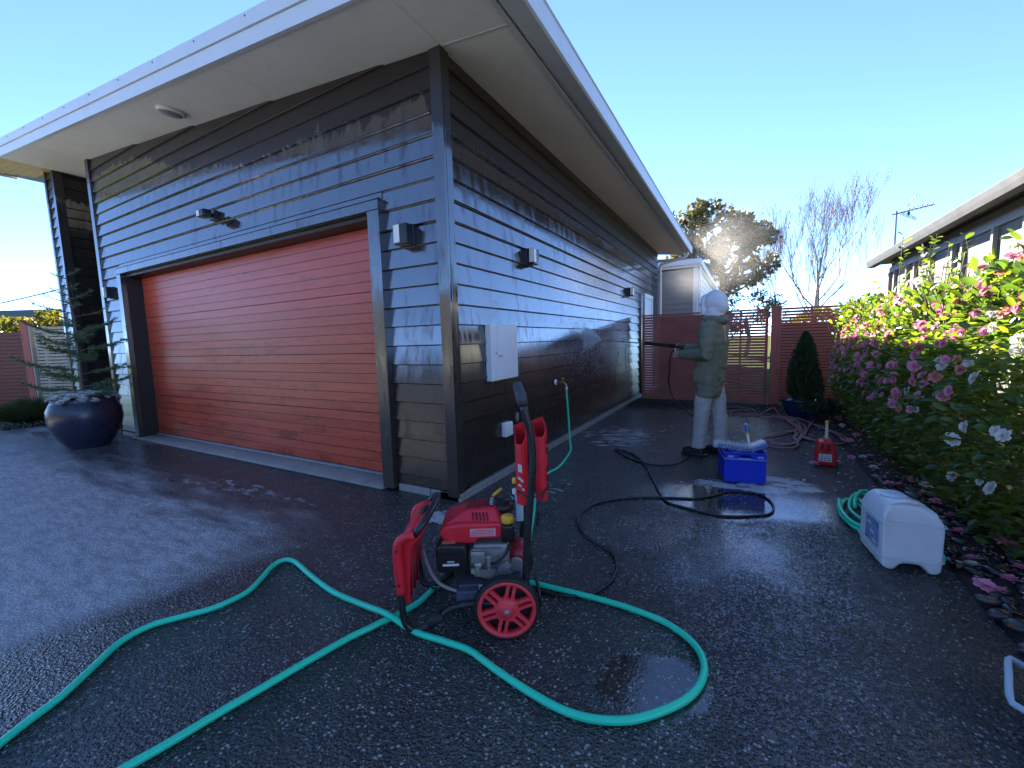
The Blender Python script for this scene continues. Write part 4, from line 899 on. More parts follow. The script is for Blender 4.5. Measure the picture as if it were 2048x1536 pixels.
for i in range(5500):
    y = rs.uniform(YB0, YB1); x = rs.uniform(3.1, 4.15); z = htop(y)-abs(rs.gauss(0, .10))+.08*mnoise.noise((x*3, y*3, 9)); rnd_leaf((x, y, z), (-.3, 0, .8), 1)
for i in range(6500):
    y = rs.uniform(YB0, YB1); x = rs.uniform(3.2, 4.1); z = rs.uniform(.2, 1)*htop(y); rnd_leaf((x, y, z), (rs.gauss(0, 1), rs.gauss(0, 1), .2), 1)
for k in range(34):
    shoots = MB()
    y = rs.uniform(1.6, 5.2) if k > 9 else rs.uniform(4.1, 5.4); x = rs.uniform(3.25, 4.0); zt = htop(y); L = rs.uniform(.15, .45) if k % 4 else rs.uniform(.5, .78)*(1 if y > 3 else .7)
    p = Vector((x, y, zt-.15)); d = Vector((rs.uniform(-.12, .12), rs.uniform(-.12, .12), 1)); pts = [p+d*(L+.15)*f+Vector((.03*math.sin(f*4+k), 0, 0)) for f in np.linspace(0, 1, 6)]
    shoots.tube(pts, [.005, .0045, .004, .003, .0025, .002], 4); shoots.build('shoot', M['twig'], cam_b)
    for f in np.linspace(.15, 1, int(L*34)):
        a = rs.uniform(0, 6.28); q = pts[0].lerp(pts[-1], f); LP.append(tuple(q)); LA.append((math.cos(a), math.sin(a), rs.uniform(.1, .9)))
LP = np.array(LP); LA = np.array(LA); LSZ = .072*NPR.uniform(.6, 1.25, len(LP)); LU = rand_dirs(len(LP))*.7+np.array([-.35, -.1, .8])
dist = np.linalg.norm(LP-np.array(CAM), axis=1)
vis = np.array([LP[i, 0] < xfront(LP[i, 1], LP[i, 2])+.03 for i in range(len(LP))])
order = np.argsort(np.where(vis, dist, 99)/LSZ)[:260]
keep = np.ones(len(LP), bool); keep[order] = False
V, F = scatter(LV, LF, LP[keep], LA[keep], LU[keep], LSZ[keep])
F = F.copy()
def quad_tri_mesh(name, V, F, mat):
    """faces whose last two corners coincide become triangles"""
    tri = F[:, 2] == F[:, 3]; me = bpy.data.meshes.new(name)
    T, Q = F[tri][:, :3], F[~tri]; me.vertices.add(len(V)); me.vertices.foreach_set('co', V.astype(np.float32).ravel())
    li = np.concatenate([T.ravel(), Q.ravel()]); me.loops.add(len(li)); me.loops.foreach_set('vertex_index', li.astype(np.int32))
    me.polygons.add(len(T)+len(Q)); ls = np.concatenate([np.arange(len(T))*3, len(T)*3+np.arange(len(Q))*4]); me.polygons.foreach_set('loop_start', ls.astype(np.int32))
    me.polygons.foreach_set('loop_total', np.concatenate([np.full(len(T), 3), np.full(len(Q), 4)]).astype(np.int32)); me.materials.append(mat); me.update(calc_edges=True); me.validate(); return me
tag(addobj('foliage', quad_tri_mesh('foliage', V, F, M['camleaf']), cam_b), kind='stuff')
lm = []
for v in range(4):
    V, F = scatter(LV*np.array([1, .9+.1*v, 1+.5*v]), LF, [(0, 0, 0)], [(1, 0, 0)], [(0, 0, 1)], 1.0); lm.append(quad_tri_mesh('leaf', V, F, M['camleaf']))
def frame(X, Z):
    X = Vector(X).normalized(); Z = Vector(Z); Z = (Z-X*Z.dot(X)).normalized(); Y = Z.cross(X); return Matrix(((X.x, Y.x, Z.x, 0), (X.y, Y.y, Z.y, 0), (X.z, Y.z, Z.z, 0), (0, 0, 0, 1)))
for i in order:
    o = bpy.data.objects.new('leaf', lm[i % 4]); COL.objects.link(o); o.parent = cam_b; o.matrix_parent_inverse = cam_b.matrix_basis.inverted()
    o.matrix_basis = Matrix.Translation(LP[i]) @ frame(LA[i], LU[i]) @ Matrix.Scale(float(LSZ[i]), 4)
PV = np.array([(0, .05, 0), (.55, .34, .10), (.95, .22, .06), (1.0, 0, .02), (.95, -.22, .06), (.55, -.34, .10), (0, -.05, 0)], float); PF = np.array([(0, 1, 5, 6), (1, 2, 4, 5), (2, 3, 4, 4)])
def flower_mesh(mat, seed, full=True):
    rs_ = np.random.RandomState(seed); pos = []; ax = []; sc = []
    rings = ((7, .15, 1.0), (6, .55, .82), (5, .95, .62), (4, 1.3, .42)) if full else ((7, .12, 1.0), (5, .5, .7))
    for ri, (n, el, L) in enumerate(rings):
        for k in range(n):
            a = 6.283*(k+.5*ri)/n+rs_.uniform(-.15, .15); e = el+rs_.uniform(-.12, .12); ax.append((math.cos(a)*math.cos(e), math.sin(a)*math.cos(e), math.sin(e))); pos.append((0, 0, .03*ri)); sc.append(L*rs_.uniform(.88, 1.08))
    V, F = scatter(PV*np.array([1, 1.15, 1]), PF, pos, ax, np.tile([0, 0, 1.], (len(pos), 1))+1e-3, np.array(sc)); return quad_tri_mesh('flower', V, F, mat)
FP = [flower_mesh(M['pink'], s) for s in range(4)]; FW = [flower_mesh(M['white'], s+9, True) for s in range(2)]; FCo = [flower_mesh(M['coral'], 20)]
def put_flower(me, p, nrm, s):
    nrm = (Vector(nrm)+Vector((R.gauss(0, .3), R.gauss(0, .3), R.gauss(0, .2)))).normalized(); q = nrm.to_track_quat('Z', 'Y').to_matrix().to_4x4()
    o = bpy.data.objects.new('flower', me); COL.objects.link(o); o.parent = cam_b; o.matrix_parent_inverse = cam_b.matrix_basis.inverted()
    o.matrix_basis = Matrix.Translation(p) @ q @ Matrix.Rotation(R.uniform(0, 6), 4, 'Z') @ Matrix.Scale(s, 4); return o
FN = (-.85, -.42, .25)
for (y, z) in PINK_AT:
    if -.2 < y < 5.4 and .05 < z < 2: put_flower(R.choice(FP), (xfront(y, z)-.045, y, z), FN, R.uniform(.036, .048))
for (y, z) in WHITE_AT:
    if -.2 < y < 5.4 and .05 < z < 2: put_flower(R.choice(FW), (xfront(y, z)-.035, y, z), FN, R.uniform(.030, .042))
for i in range(260):
    y = R.uniform(.6, 5.2) if i % 3 else R.uniform(2.6, 5.2); z = R.uniform(.30, 1)**.7*htop(y); put_flower(R.choice(FP) if R.random() < .8 else FCo[0], (xfront(y, z)-.06+abs(R.gauss(0, .03)), y, z), FN, R.uniform(.026, .040))
for i in range(26):
    y = R.choice((R.uniform(4.3, 5.2), R.uniform(.2, 1.6))); z = R.uniform(.2, 1)*htop(y); put_flower(R.choice(FW), (xfront(y, z)-.02, y, z), FN, R.uniform(.028, .045))
for i in range(110):
    y = R.uniform(.5, 5.0); x = R.uniform(3.15, 3.9); put_flower(R.choice(FP+FCo+FW[:1]), (x, y, htop(y)+.01), (-.3, -.3, .9), R.uniform(.038, .054))

# ------------------------------------------------------------------ stones, fallen blossoms, petals
M['stone'] = []
for i, c in enumerate(((.022, .024, .027), (.035, .036, .038), (.014, .015, .018), (.06, .06, .058))): M['stone'].append(plain('wet_river_stone' if i == 0 else 'wet_river_stone', c, .22, var=.25, vs=8))
sm = []
for v in range(4):
    bm = bmesh.new(); bmesh.ops.create_icosphere(bm, subdivisions=2, radius=1)
    for vv in bm.verts:
        k = 1+.22*mnoise.noise(vv.co*1.1+Vector((v*7, 0, 0))); vv.co = Vector((vv.co.x*1.25*k, vv.co.y*.85*k, vv.co.z*.5*k))
    me = bpy.data.meshes.new('stone'); bm.to_mesh(me); bm.free(); me.polygons.foreach_set('use_smooth', [True]*len(me.polygons)); me.materials.append(M['stone'][v]); sm.append(me)
placed = []
for i in range(2600):
    if len(placed) >= 285: break
    y = -1.35+R.random()**1.25*3.3; w = .62 if y < .6 else .32
    x = 2.975+R.random()**1.3*w; s = R.uniform(.018, .046)*(1.15 if y < 0 else 1)
    if any((x-a)**2+(y-b_)**2 < (.72*(s+c_))**2 for a, b_, c_ in placed): continue
    placed.append((x, y, s))
    o = bpy.data.objects.new('stone', sm[R.choice((0, 0, 1, 1, 2, 2, 3))]); COL.objects.link(o); o.parent = bed
    o.matrix_basis = Matrix.Translation((x, y, .018+(x-2.95)*.10+s*.12)) @ Matrix.Rotation(R.uniform(0, 3.14), 4, 'Z') @ Matrix.Rotation(R.gauss(0, .15), 4, 'X') @ Matrix.Scale(s, 4)
for i, (x, y, z) in enumerate(FALLEN):
    wt = i % 5 == 3
    o = bpy.data.objects.new('fallen_blossom', (FW if wt else FP)[i % 2]); COL.objects.link(o)
    zz = .02 if x < 2.96 else .035+(x-2.95)*.13
    o.matrix_basis = Matrix.Translation((x, y, zz)) @ Matrix.Rotation(R.gauss(0, .3), 4, 'X') @ Matrix.Rotation(R.uniform(0, 6), 4, 'Z') @ Matrix.Scale(R.uniform(.032, .047), 4)
    where = min(((2.67, 2.25, 'on the drive beside the red fuel can'), (2.85, 3.6, 'among the petals behind the fuel can'), (3.0, 2.6, 'at the bed edge right of the fuel can'), (3.05, 1.2, 'on the bed beyond the white jerrycan'), (3.1, .55, 'on dark stones just right of the jerrycan'), (3.1, 0.1, 'on dark stones nearer than the jerrycan'), (3.1, -.4, 'on the nearest stones at the right edge')), key=lambda w: (x-w[0])**2+(y-w[1])**2)[2]
    tag(o, ('white' if wt else 'pink')+' fallen camellia blossom '+where, 'blossom', ('white' if wt else 'pink')+' fallen blossoms '+where)
for nm, mat, n, seed in (('fallen_pink_petals', M['pink'], 520, 3), ('fallen_white_petals', M['white'], 330, 4)):
    nrs = np.random.RandomState(seed); y = nrs.uniform(-1.6, 5.9, n); x = 3.0+np.abs(nrs.normal(0, .28, n)); k = (nrs.rand(n) < .30) & (y > 1.2)
    x[k] = 2.95-np.abs(nrs.normal(0, .35, k.sum())); x = np.minimum(x, 3.8)
    if 'white' in nm: k = nrs.rand(n) < .3; x[k] = nrs.uniform(.9, 2.95, k.sum()); y[k] = nrs.uniform(2.6, 6.0, k.sum())
    z = np.where(x < 2.96, .006, .03+(x-2.95)*.10)
    V, F = scatter(PV, PF, np.stack([x, y, z], 1), rand_dirs(n, nrs)*np.array([1, 1, .15]), np.tile([0, 0, 1.], (n, 1))+rand_dirs(n, nrs)*.3, .024*nrs.uniform(.5, 1.4, n))
    tag(addobj(nm, quad_tri_mesh(nm, V, F, mat)), ('pink' if 'pink' in nm else 'white')+' petals scattered over the bed and wet drive', 'petals', None, 'stuff')
M['brownleaf'] = leaf_mat('brown_fallen_leaf', [(.10, .055, .02), (.16, .10, .03), (.07, .045, .02)], .1)
n = 420; x = 2.98+np.abs(NPR.normal(0, .35, n)); y = NPR.uniform(-1.4, 5.5, n)
V, F = scatter(LV, LF, np.stack([x, y, .035+(x-2.95)*.1], 1), rand_dirs(n)*np.array([1, 1, .2]), np.tile([0, 0, 1.], (n, 1))+rand_dirs(n)*.4, .055*NPR.uniform(.5, 1.2, n))
tag(addobj('fallen_leaves', quad_tri_mesh('fallen_leaves', V, F, M['brownleaf'])), 'brown fallen leaves littering the bed under the camellias', 'leaves', None, 'stuff')
M['grassblade'] = leaf_mat('long_grass', [(.02, .042, .016), (.035, .06, .02), (.06, .085, .03)], .25)
for i, (x, y, s) in enumerate(((3.55, .55, 1.0), (3.75, .05, 1.1), (3.35, 1.0, .7))):
    tuft('grass_clump', ('dark long-leaved grass clump at the near end of the camellia bed', 'largest long grass clump at the right edge of the bed', 'small grass clump tucked under the camellia leaves')[i], (x, y, .06), .42*s, .50*s, 420, M['grassblade'], 90+i, cat='grass', group='grass clumps in the bed', width=.55)
# ------------------------------------------------------------------ shared small materials
M['red'] = plain('red_moulding', (.74, .020, .036), .38, var=.12, vs=9, dirt=((.40, .02, .025), .45))
M['redrim'] = plain('red_rim', (.80, .050, .065), .42, var=.12, vs=12, dirt=((.50, .04, .045), .4))
M['rubber'] = plain('tyre_rubber', (.014, .014, .015), .6, var=.3, vs=20, bump=.4, bs=90)
M['frame'] = plain('worn_black_tube', (.016, .017, .020), .35, var=.3, vs=14, dirt=((.10, .10, .10), .5))
M['slate'] = plain('blue_grey_deck', (.055, .062, .085), .5, var=.3, vs=16, dirt=((.14, .14, .15), .5))
M['alloy'] = plain('cast_alloy', (.34, .33, .31), .45, .55, var=.3, vs=25, dirt=((.10, .09, .07), .6))
M['yellow'] = plain('yellow_cap', (.78, .42, .03), .4)
M['labelw'] = plain('white_label', (.62, .60, .58), .5, var=.1)
M['labelp'] = plain('pink_white_label', (.62, .34, .36), .5)
M['paleblue'] = plain('pale_translucent', (.42, .58, .66), .35)
M['greenhose'] = plain('green_hose_vinyl', (.020, .70, .40), .30, var=.08, vs=3, ior=1.5)
M['blackhose'] = plain('black_hose', (.010, .010, .012), .28)
M['brownhose'] = plain('brown_rubber_hose', (.26, .13, .13), .45, var=.15)

# ------------------------------------------------------------------ pressure washer
wx, wy, wr = 1.113, -1.174, math.atan2(.50377, .86383)
pw = thing('pressure_washer', 'red and black petrol pressure washer on two spoked red wheels in the foreground', 'pressure washer', (wx, wy, 0), wr)
def P_(name, mb, mat, parent=pw, bevel=0, seg=2):
    return mb.build(name, mat, parent, False, bevel, seg, weld=True)
RY = lambda y, s=0.0, z=0.0: Matrix.Translation((s, y, z)) @ Matrix.Rotation(math.pi/2, 4, 'X')    # lathe axis along -y
def wheel(y0, side):
    hub = (.006, .139); T = Matrix.Translation((hub[0], y0, hub[1])) @ Matrix.Rotation(math.pi/2*side, 4, 'X')
    w = pw_wheel = MB(); w.lathe([(.112, -.050), (.128, -.052), (.136, -.046), (.139, -.038), (.139, -.014), (.136, -.006), (.128, .0), (.1265, -.002)], 48, T, cap=False)
    ty = P_('wheel', w, M['rubber'])
    tr = MB()
    for k in range(44):
        a = 6.283*k/44
        for o in (-.040, -.022): 
            A = Matrix.Rotation(a+o*2, 4, 'Z'); tr.box((.1385, -.0035, o), (.1415, .0035, o+.014), T @ A)
    me = tr.mesh('tread', M['rubber']); o = bpy.data.objects.new('tread', me); COL.objects.link(o); o.parent = ty
    rim = MB()
    rim.lathe([(.126, -.012), (.1262, -.003), (.121, .002), (.112, -.001), (.108, -.006), (.107, -.040), (.124, -.046)], 48, T, cap=False)
    rim.lathe([(.050, -.034), (.050, -.008), (.042, -.002), (.032, .001), (.026, .003), (.0255, .010), (.020, .012), (.0, .012)], 32, T, cap=False)
    nr, na = 26, 216
    def hole(r, th):
        k = round((th-math.radians(17))/(math.pi/3)); dth = th-math.radians(17)-k*math.pi/3; v = abs(r*math.sin(dth))
        if v < .0062 and .048 < r < .108: return True
        return v > .0215+.06*max(0, r-.10) and .056 < r < .109 and v < r*math.sin(math.pi/6)-.002*0
    def dep(r, th):
        k = round((th-math.radians(17))/(math.pi/3)); v = abs(r*math.sin(th-math.radians(17)-k*math.pi/3)); return -.002-.006*max(0, (.085-abs(r-.085)-.0)/.085)*(.5 if v < .02 else 1)
    fb = bmesh.new(); vv = [[fb.verts.new((r*math.cos(6.28318530718*j/na), r*math.sin(6.28318530718*j/na), dep(r, 6.28318530718*j/na))) for j in range(na)] for r in np.linspace(.040, .1215, nr)]
    rl = np.linspace(.040, .1215, nr)
    for i in range(nr-1):
        for j in range(na):
            if not hole((rl[i]+rl[i+1])/2, 6.28318530718*(j+.5)/na): fb.faces.new((vv[i][j], vv[i][(j+1) % na], vv[i+1][(j+1) % na], vv[i+1][j]))
    bmesh.ops.delete(fb, geom=[v for v in fb.verts if not v.link_faces], context='VERTS')
    bmesh.ops.smooth_vert(fb, verts=[v for v in fb.verts if v.is_boundary and .045 < v.co.xy.length < .115], factor=.5, use_axis_x=True, use_axis_y=True, use_axis_z=False)
    ge = fb.faces[:]; ex = bmesh.ops.extrude_face_region(fb, geom=ge); bmesh.ops.translate(fb, verts=[g for g in ex['geom'] if isinstance(g, bmesh.types.BMVert)], vec=(0, 0, -.018))
    bmesh.ops.recalc_face_normals(fb, faces=fb.faces); bmesh.ops.transform(fb, matrix=T, verts=fb.verts)
    fm = bpy.data.meshes.new('spokes'); fb.to_mesh(fm); fb.free(); fm.materials.append(M['redrim']); o = bpy.data.objects.new('spokes', fm); COL.objects.link(o); o.parent = ty
    me = rim.mesh('rim', M['redrim']); o = bpy.data.objects.new('rim', me); COL.objects.link(o); o.parent = ty
    b = MB(); b.lathe([(.013, .0121), (.013, .016), (.007, .019), (0, .019)], 6, T); me = b.mesh('axle_nut', M['alloy']); o = bpy.data.objects.new('axle_nut', me); COL.objects.link(o); o.parent = ty
    b = MB(); b.lathe([(.112, -.048), (.0, -.048)], 24, T, cap=False); me = b.mesh('hole_shade_disc', M['rubber']); o = bpy.data.objects.new('hole_shade_disc', me); COL.objects.link(o); o.parent = ty  # dark disc behind the spokes stands in for shade in the through-holes
wheel(0.0, 1); wheel(.44, -1)
P_('axle', MB().tube([(.006, .05, .139), (.006, .40, .139)], .011, 10), M['frame'])
def side_frame(y):
    up = smooth_path([(.098, y, 1.01), (.112, y, .95), (.128, y, .885), (.134, y, .75), (.118, y, .58), (.103, y, .42), (.094, y, .26), (.090, y, .16)], .03)
    lo = smooth_path([(.092, y, .165), (.04, y, .140), (-.13, y, .138), (-.232, y, .122), (-.288, y, .080), (-.350, y, .036), (-.405, y, .026), (-.440, y, .060), (-.451, y, .16), (-.455, y, .30), (-.456, y, .384), (-.440, y, .438), (-.375, y, .462)], .02)
    P_('frame_tube', MB().tube(up, .0165, 10), M['frame']); P_('frame_tube', MB().tube(lo, .0150, 10), M['frame'])
    arm = smooth_path([(-.449, y, .197), (-.455, y, .30), (-.456, y, .384), (-.440, y, .438), (-.378, y, .462)], .02)
    sgn = -1 if y < .2 else 1
    P_('arm_cover', MB().tube(arm, .0215, 10), M['red'])
    for z, s in ((.245, -.451), (.40, -.455)):
        P_('screw', MB().lathe([(.006, 0), (.006, .003), (0, .003)], 8, Matrix.Translation((s, y+sgn*.0205, z)) @ Matrix.Rotation(math.pi/2*(-sgn), 4, 'X')), M['black'])
    P_('rubber_foot', MB().tube([(-.335, y, .046), (-.275, y, .092)], .021, 10), M['rubber'])
side_frame(.06); side_frame(.40)
P_('handle_bar', MB().tube(smooth_path([(.098, .06, 1.01), (.092, .075, 1.04), (.088, .12, 1.055), (.088, .34, 1.055), (.092, .385, 1.04), (.098, .40, 1.01)], .02), .0175, 10), M['frame'])
P_('handle_grip', MB().tube(smooth_path([(.100, .06, 1.003), (.093, .068, 1.036), (.088, .11, 1.055), (.088, .35, 1.055), (.093, .392, 1.036), (.100, .40, 1.003)], .02), .0235, 12), plain('grey_foam_grip', (.045, .05, .055), .6))
P_('front_grip', MB().tube(smooth_path([(-.378, .06, .460), (-.345, .068, .500), (-.322, .14, .528), (-.313, .25, .538), (-.320, .33, .530), (-.346, .385, .505), (-.380, .40, .468)], .02), .0165, 10), M['frame'])
cw = MB(); prof = [(-.452, .135), (-.424, .120), (-.415, .28), (-.405, .385), (-.352, .440), (-.335, .475), (-.352, .492), (-.405, .478), (-.452, .425), (-.462, .36)]
cw.prism(prof, lambda s, z: (s, .088, z), lambda s, z: (s, .375, z)); P_('control_panel', cw, M['red'], bevel=.010)
P_('panel_recess', MB().ball((-.378, .26, .488), .045, 14, 8, (.7, 1, .22), Matrix.Rotation(-.6, 4, 'Y')), M['black'])
for k in range(4): P_('panel_rib', MB().box((-.4235, .11+k*.062, .15), (-.414, .114+k*.062, .36)), M['black'])
# deck and engine
P_('deck', MB().box((-.216, .075, .104), (.085, .39, .184)), M['slate'], bevel=.008)
P_('deck_lip', MB().box((-.205, .10, .1855), (.075, .38, .200)), M['slate'], bevel=.003, seg=1)
P_('rating_plate', MB().box((-.115, .082, .186), (-.055, .10, .1995)), M['labelw'])
P_('engine_block', MB().box((-.145, .15, .2005), (.025, .355, .36)), M['alloy'], bevel=.015)
P_('crankcase_flange', MB().lathe([(.105, 0), (.112, .006), (.112, .022), (.10, .03), (.06, .07), (.0, .07)], 28, Matrix.Translation((-.055, .24, .201))), M['alloy'])
fn = MB()
for k in range(9): fn.box((-.275, .20+.0*k, .305+k*.0095), (-.15, .345, .309+k*.0095))
P_('cooling_fins', fn, M['alloy'])
P_('engine_cylinder', MB().tube([(-.265, .27, .345), (-.14, .27, .345)], .045, 14), M['alloy'])
P_('air_filter_box', MB().prism([(-.300, .258), (-.168, .250), (-.163, .345), (-.172, .378), (-.285, .385), (-.305, .370)], lambda s, z: (s, .105, z), lambda s, z: (s, .205, z)), M['black'], bevel=.010)
P_('filter_lid', MB().box((-.292, .098, .345), (-.172, .1045, .362)), M['black'], bevel=.002, seg=1)
P_('filter_label', MB().box((-.272, .1005, .290), (-.200, .1035, .300)), M['labelw'])
P_('filter_label', MB().box((-.272, .1005, .303), (-.200, .1035, .317)), M['black'])
for i in range(2): P_('filter_label_line', MB().box((-.252, .0995, .306+i*.005), (-.220, .1004, .3085+i*.005)), M['labelw'])
P_('warning_label', MB().box((-.275, .115, .3855), (-.215, .150, .3875)), plain('orange_label', (.50, .20, .08), .5))
# red shroud
sh = MB(); prof = [(-.275, .395), (-.292, .425), (-.262, .452), (-.20, .462), (-.02, .462), (.002, .450), (.004, .392), (-.115, .390), (-.130, .372), (-.215, .368)]
sh.prism(prof, lambda s, z: (s, .140, z), lambda s, z: (s, .385, z)); P_('engine_cover', sh, M['red'], bevel=.018, seg=3)
sh = MB(); lo = [(-.268, .168), (-.268, .352), (-.012, .372), (-.004, .150)]; hi = [(-.170, .215), (-.170, .330), (-.045, .342), (-.035, .190)]
sh.add([(s, y, .450) for s, y in lo]+[(s, y, .512 if s > -.1 else .498) for s, y in hi], [(0, 1, 2, 3), (4, 5, 6, 7)]+[(i, (i+1) % 4, 4+(i+1) % 4, 4+i) for i in range(4)])
ec = P_('cover_dome', sh, M['red'], bevel=.010, seg=3)
def on_dome(s, t):
    """near sloping face of the dome: t 0 bottom, 1 top"""
    yb = .168+(s+.268)/.264*(-.018); yt = .215+(s+.170)/.135*(-.025); return Vector((s, yb+(yt-yb)*t, .450+(.058)*t))
for k in range(5):
    s = -.135+k*.0165; a, b_ = on_dome(s, .25), on_dome(s-.006, .75); n_ = Vector((0, -.75, .65))*.0016
    P_('vent_slot', MB().tube([a+n_, b_+n_], .0028, 4), M['black'])
for k in range(7):
    s = -.165+k*.0165
    P_('vent_slot', MB().tube([(s-.012, .226, .5035+k*.0013), (s+.012, .272, .5055+k*.0013)], .0026, 4), M['black']); P_('vent_slot', MB().tube([(s+.012, .280, .5055+k*.0013), (s-.012, .324, .5035+k*.0013)], .0026, 4), M['black'])
P_('badge', MB().prism([(-.075, .235), (-.05, .215), (-.030, .235), (-.030, .305), (-.05, .325), (-.075, .305)], lambda s, y: (s, y, .5130), lambda s, y: (s, y, .5150)), M['black'])
def text(name, body, size, Mx, mat, parent, ext=.0006):
    cu = bpy.data.curves.new(name, 'FONT'); cu.body = body; cu.size = size; cu.extrude = ext; cu.align_x = 'CENTER'; cu.align_y = 'CENTER'
    tmp = bpy.data.objects.new(name, cu); COL.objects.link(tmp); dg = bpy.context.evaluated_depsgraph_get(); me = bpy.data.meshes.new_from_object(tmp.evaluated_get(dg)); bpy.data.objects.remove(tmp)
    me.materials.clear(); me.materials.append(mat); o = bpy.data.objects.new(name, me); COL.objects.link(o); o.parent = parent; o.matrix_basis = Mx; return o
text('lettering', 'KOHLER', .024, Matrix.Translation((-.053, .27, .5158)) @ Matrix.Rotation(math.pi/2, 4, 'Z'), M['labelw'], pw)
P_('caution_label', MB().box((-.150, .1375, .405), (-.035, .1395, .440)), M['labelp'])
for i in range(4): P_('caution_label_line', MB().box((-.145+.02*(i == 3), .1365, .410+i*.0075), (-.045, .1374, .4125+i*.0075)), M['red'])
P_('fuel_neck', MB().box((-.010, .125, .375), (.050, .195, .455)), M['black'], bevel=.010)
P_('fuel_cap', MB().lathe([(.018, 0), (.026, .003), (.029, .010), (.029, .028), (.024, .036), (0, .038)], 18, Matrix.Translation((.020, .155, .456))), M['yellow'])
P_('throttle_lever', MB().box((-.035, .335, .520), (.020, .352, .532), Matrix.Translation((-.01, .0, .0)) @ Matrix.Rotation(-.35, 4, 'Y') @ Matrix.Translation((0.18, 0, .02))) if False else MB().tube([(-.050, .345, .510), (-.005, .345, .548)], .009, 6), M['yellow'])
P_('starter_housing', MB().lathe([(.075, 0), (.08, .02), (.06, .05), (0, .055)], 20, Matrix.Translation((-.02, .33, .455))), M['black'])
P_('pump_housing', MB().ball((.065, .25, .275), .062, 16, 10, (1, 1.2, .95)), plain('dark_red_pump', (.28, .010, .016), .35, dirt=((.08, .02, .02), .5)))
P_('pump_head', MB().tube([(.055, .16, .25), (.055, .33, .25)], .03, 12), M['alloy'])
P_('carburettor', MB().box((-.150, .112, .290), (-.085, .150, .345)), M['alloy'], bevel=.006)
P_('carburettor_bowl', MB().lathe([(.018, 0), (.024, .008), (.024, .03)], 14, Matrix.Translation((-.118, .135, .262))), M['alloy'])
P_('linkage', MB().box((-.145, .108, .352), (-.01, .118, .360)).box((-.075, .104, .255), (-.062, .112, .335)).box((-.13, .106, .235), (-.04, .118, .262)).tube([(-.15, .11, .325), (-.05, .105, .32)], .003, 5), M['alloy'])
P_('governor_plate', MB().prism([(-.060, .215), (-.035, .208), (.020, .235), (.030, .270), (.010, .290), (-.02, .275)], lambda s, z: (s, .118, z), lambda s, z: (s, .130, z)), M['alloy'])
P_('fuel_line', MB().tube(smooth_path([(.03, .16, .36), (.01, .13, .325), (-.03, .115, .295), (-.06, .115, .285)], .01), .006, 6), M['rubber'])
P_('green_tag', MB().box((-.128, .1035, .262), (-.112, .1055, .280)).box((-.148, .1035, .248), (-.131, .1055, .272)), plain('small_tag', (.20, .30, .16), .5))
P_('detergent_tank', MB().box((.06, .33, .38), (.10, .40, .52)), M['paleblue'], bevel=.008)
P_('suction_hose', MB().tube(smooth_path([(-.40, .30, .27), (-.36, .24, .20), (-.30, .18, .160), (-.21, .13, .152)], .02), .008, 7), plain('cream_hose', (.38, .36, .30), .4))
P_('cable_loop', MB().tube(smooth_path([(-.42, .33, .20), (-.40, .32, .10), (-.34, .30, .06), (-.28, .30, .09)], .02), .006, 6), M['rubber'])
# lance holders on the handle
def trough(name, s0, s1, y0, y1, z0, z1, cut, slots):
    b = MB(); t_ = .0035
    def wall(a, c, za, zb):
        (sa, ya), (sb, yb) = a, c; d = Vector((sb-sa, yb-ya, 0)).normalized(); n = Vector((-d.y, d.x, 0))*t_
        v = [(sa, ya, z0), (sb, yb, z0), (sb+n.x, yb+n.y, z0), (sa+n.x, ya+n.y, z0), (sa, ya, za), (sb, yb, zb), (sb+n.x, yb+n.y, zb), (sa+n.x, ya+n.y, za)]
        b.add(v, [(0, 3, 2, 1), (4, 5, 6, 7), (0, 1, 5, 4), (1, 2, 6, 5), (2, 3, 7, 6), (3, 0, 4, 7)])
    wall((s0, y0+.02), (s0+.02, y0), z1-cut, z1-cut); wall((s0+.02, y0), (s1-.015, y0), z1-cut, z1-.03); wall((s1-.015, y0), (s1, y0+.02), z1-.03, z1)
    wall((s1, y0+.02), (s1, y1), z1, z1+.02); wall((s1, y1), (s0, y1), z1+.02, z1); wall((s0, y1), (s0, y0+.02), z1, z1-cut)
    o = P_(name, b, M['red']); 
    for k in range(slots):
        z = z0+.05+k*.042
        if k == 3: continue
        e = MB().tube([(s1-.004, y0+.000, z), (s1+.0035, y0+.019, z+.022)], .0035, 4); me = e.mesh('slot', M['black']); q = bpy.data.objects.new('slot', me); COL.objects.link(q); q.parent = o
    return o
h1 = trough('lance_holder', .066, .118, .13, .34, .545, .865, .045, 0)
h2 = trough('lance_holder', .152, .205, .13, .34, .560, .885, .035, 6)
for (s, z, w, h) in ((.073, .700, .018, .035), (.072, .665, .014, .012), (.085, .655, .010, .012), (.074, .635, .012, .010), (.088, .615, .012, .012)):
    e = MB().prism([(s, z), (s+w, z-.006), (s+w, z+h-.006), (s, z+h)], lambda a, c: (a, .1285 if a > .08 else .1375-(a-.066)*.5, c), lambda a, c: (a, .1265 if a > .08 else .1355-(a-.066)*.5, c)); me = e.mesh('white_mark', M['labelw']); q = bpy.data.objects.new('white_mark', me); COL.objects.link(q); q.parent = h1
P_('wire_bracket', MB().tube([(.068, .122, .615), (.12, .055, .60), (.19, .122, .615), (.205, .16, .62)], .004, 6).tube([(.19, .122, .615), (.155, .10, .53), (.15, .10, .46)], .004, 6), M['frame'])
P_('nozzle_tip', MB().lathe([(.008, 0), (.010, .004), (.010, .022), (.005, .028), (0, .028)], 10, Matrix.Translation((.055, .15, .640))), M['yellow'])
P_('nozzle_tip', MB().lathe([(.008, 0), (.010, .004), (.010, .022), (.005, .028), (0, .028)], 10, Matrix.Translation((.055, .15, .590))), M['labelw'])
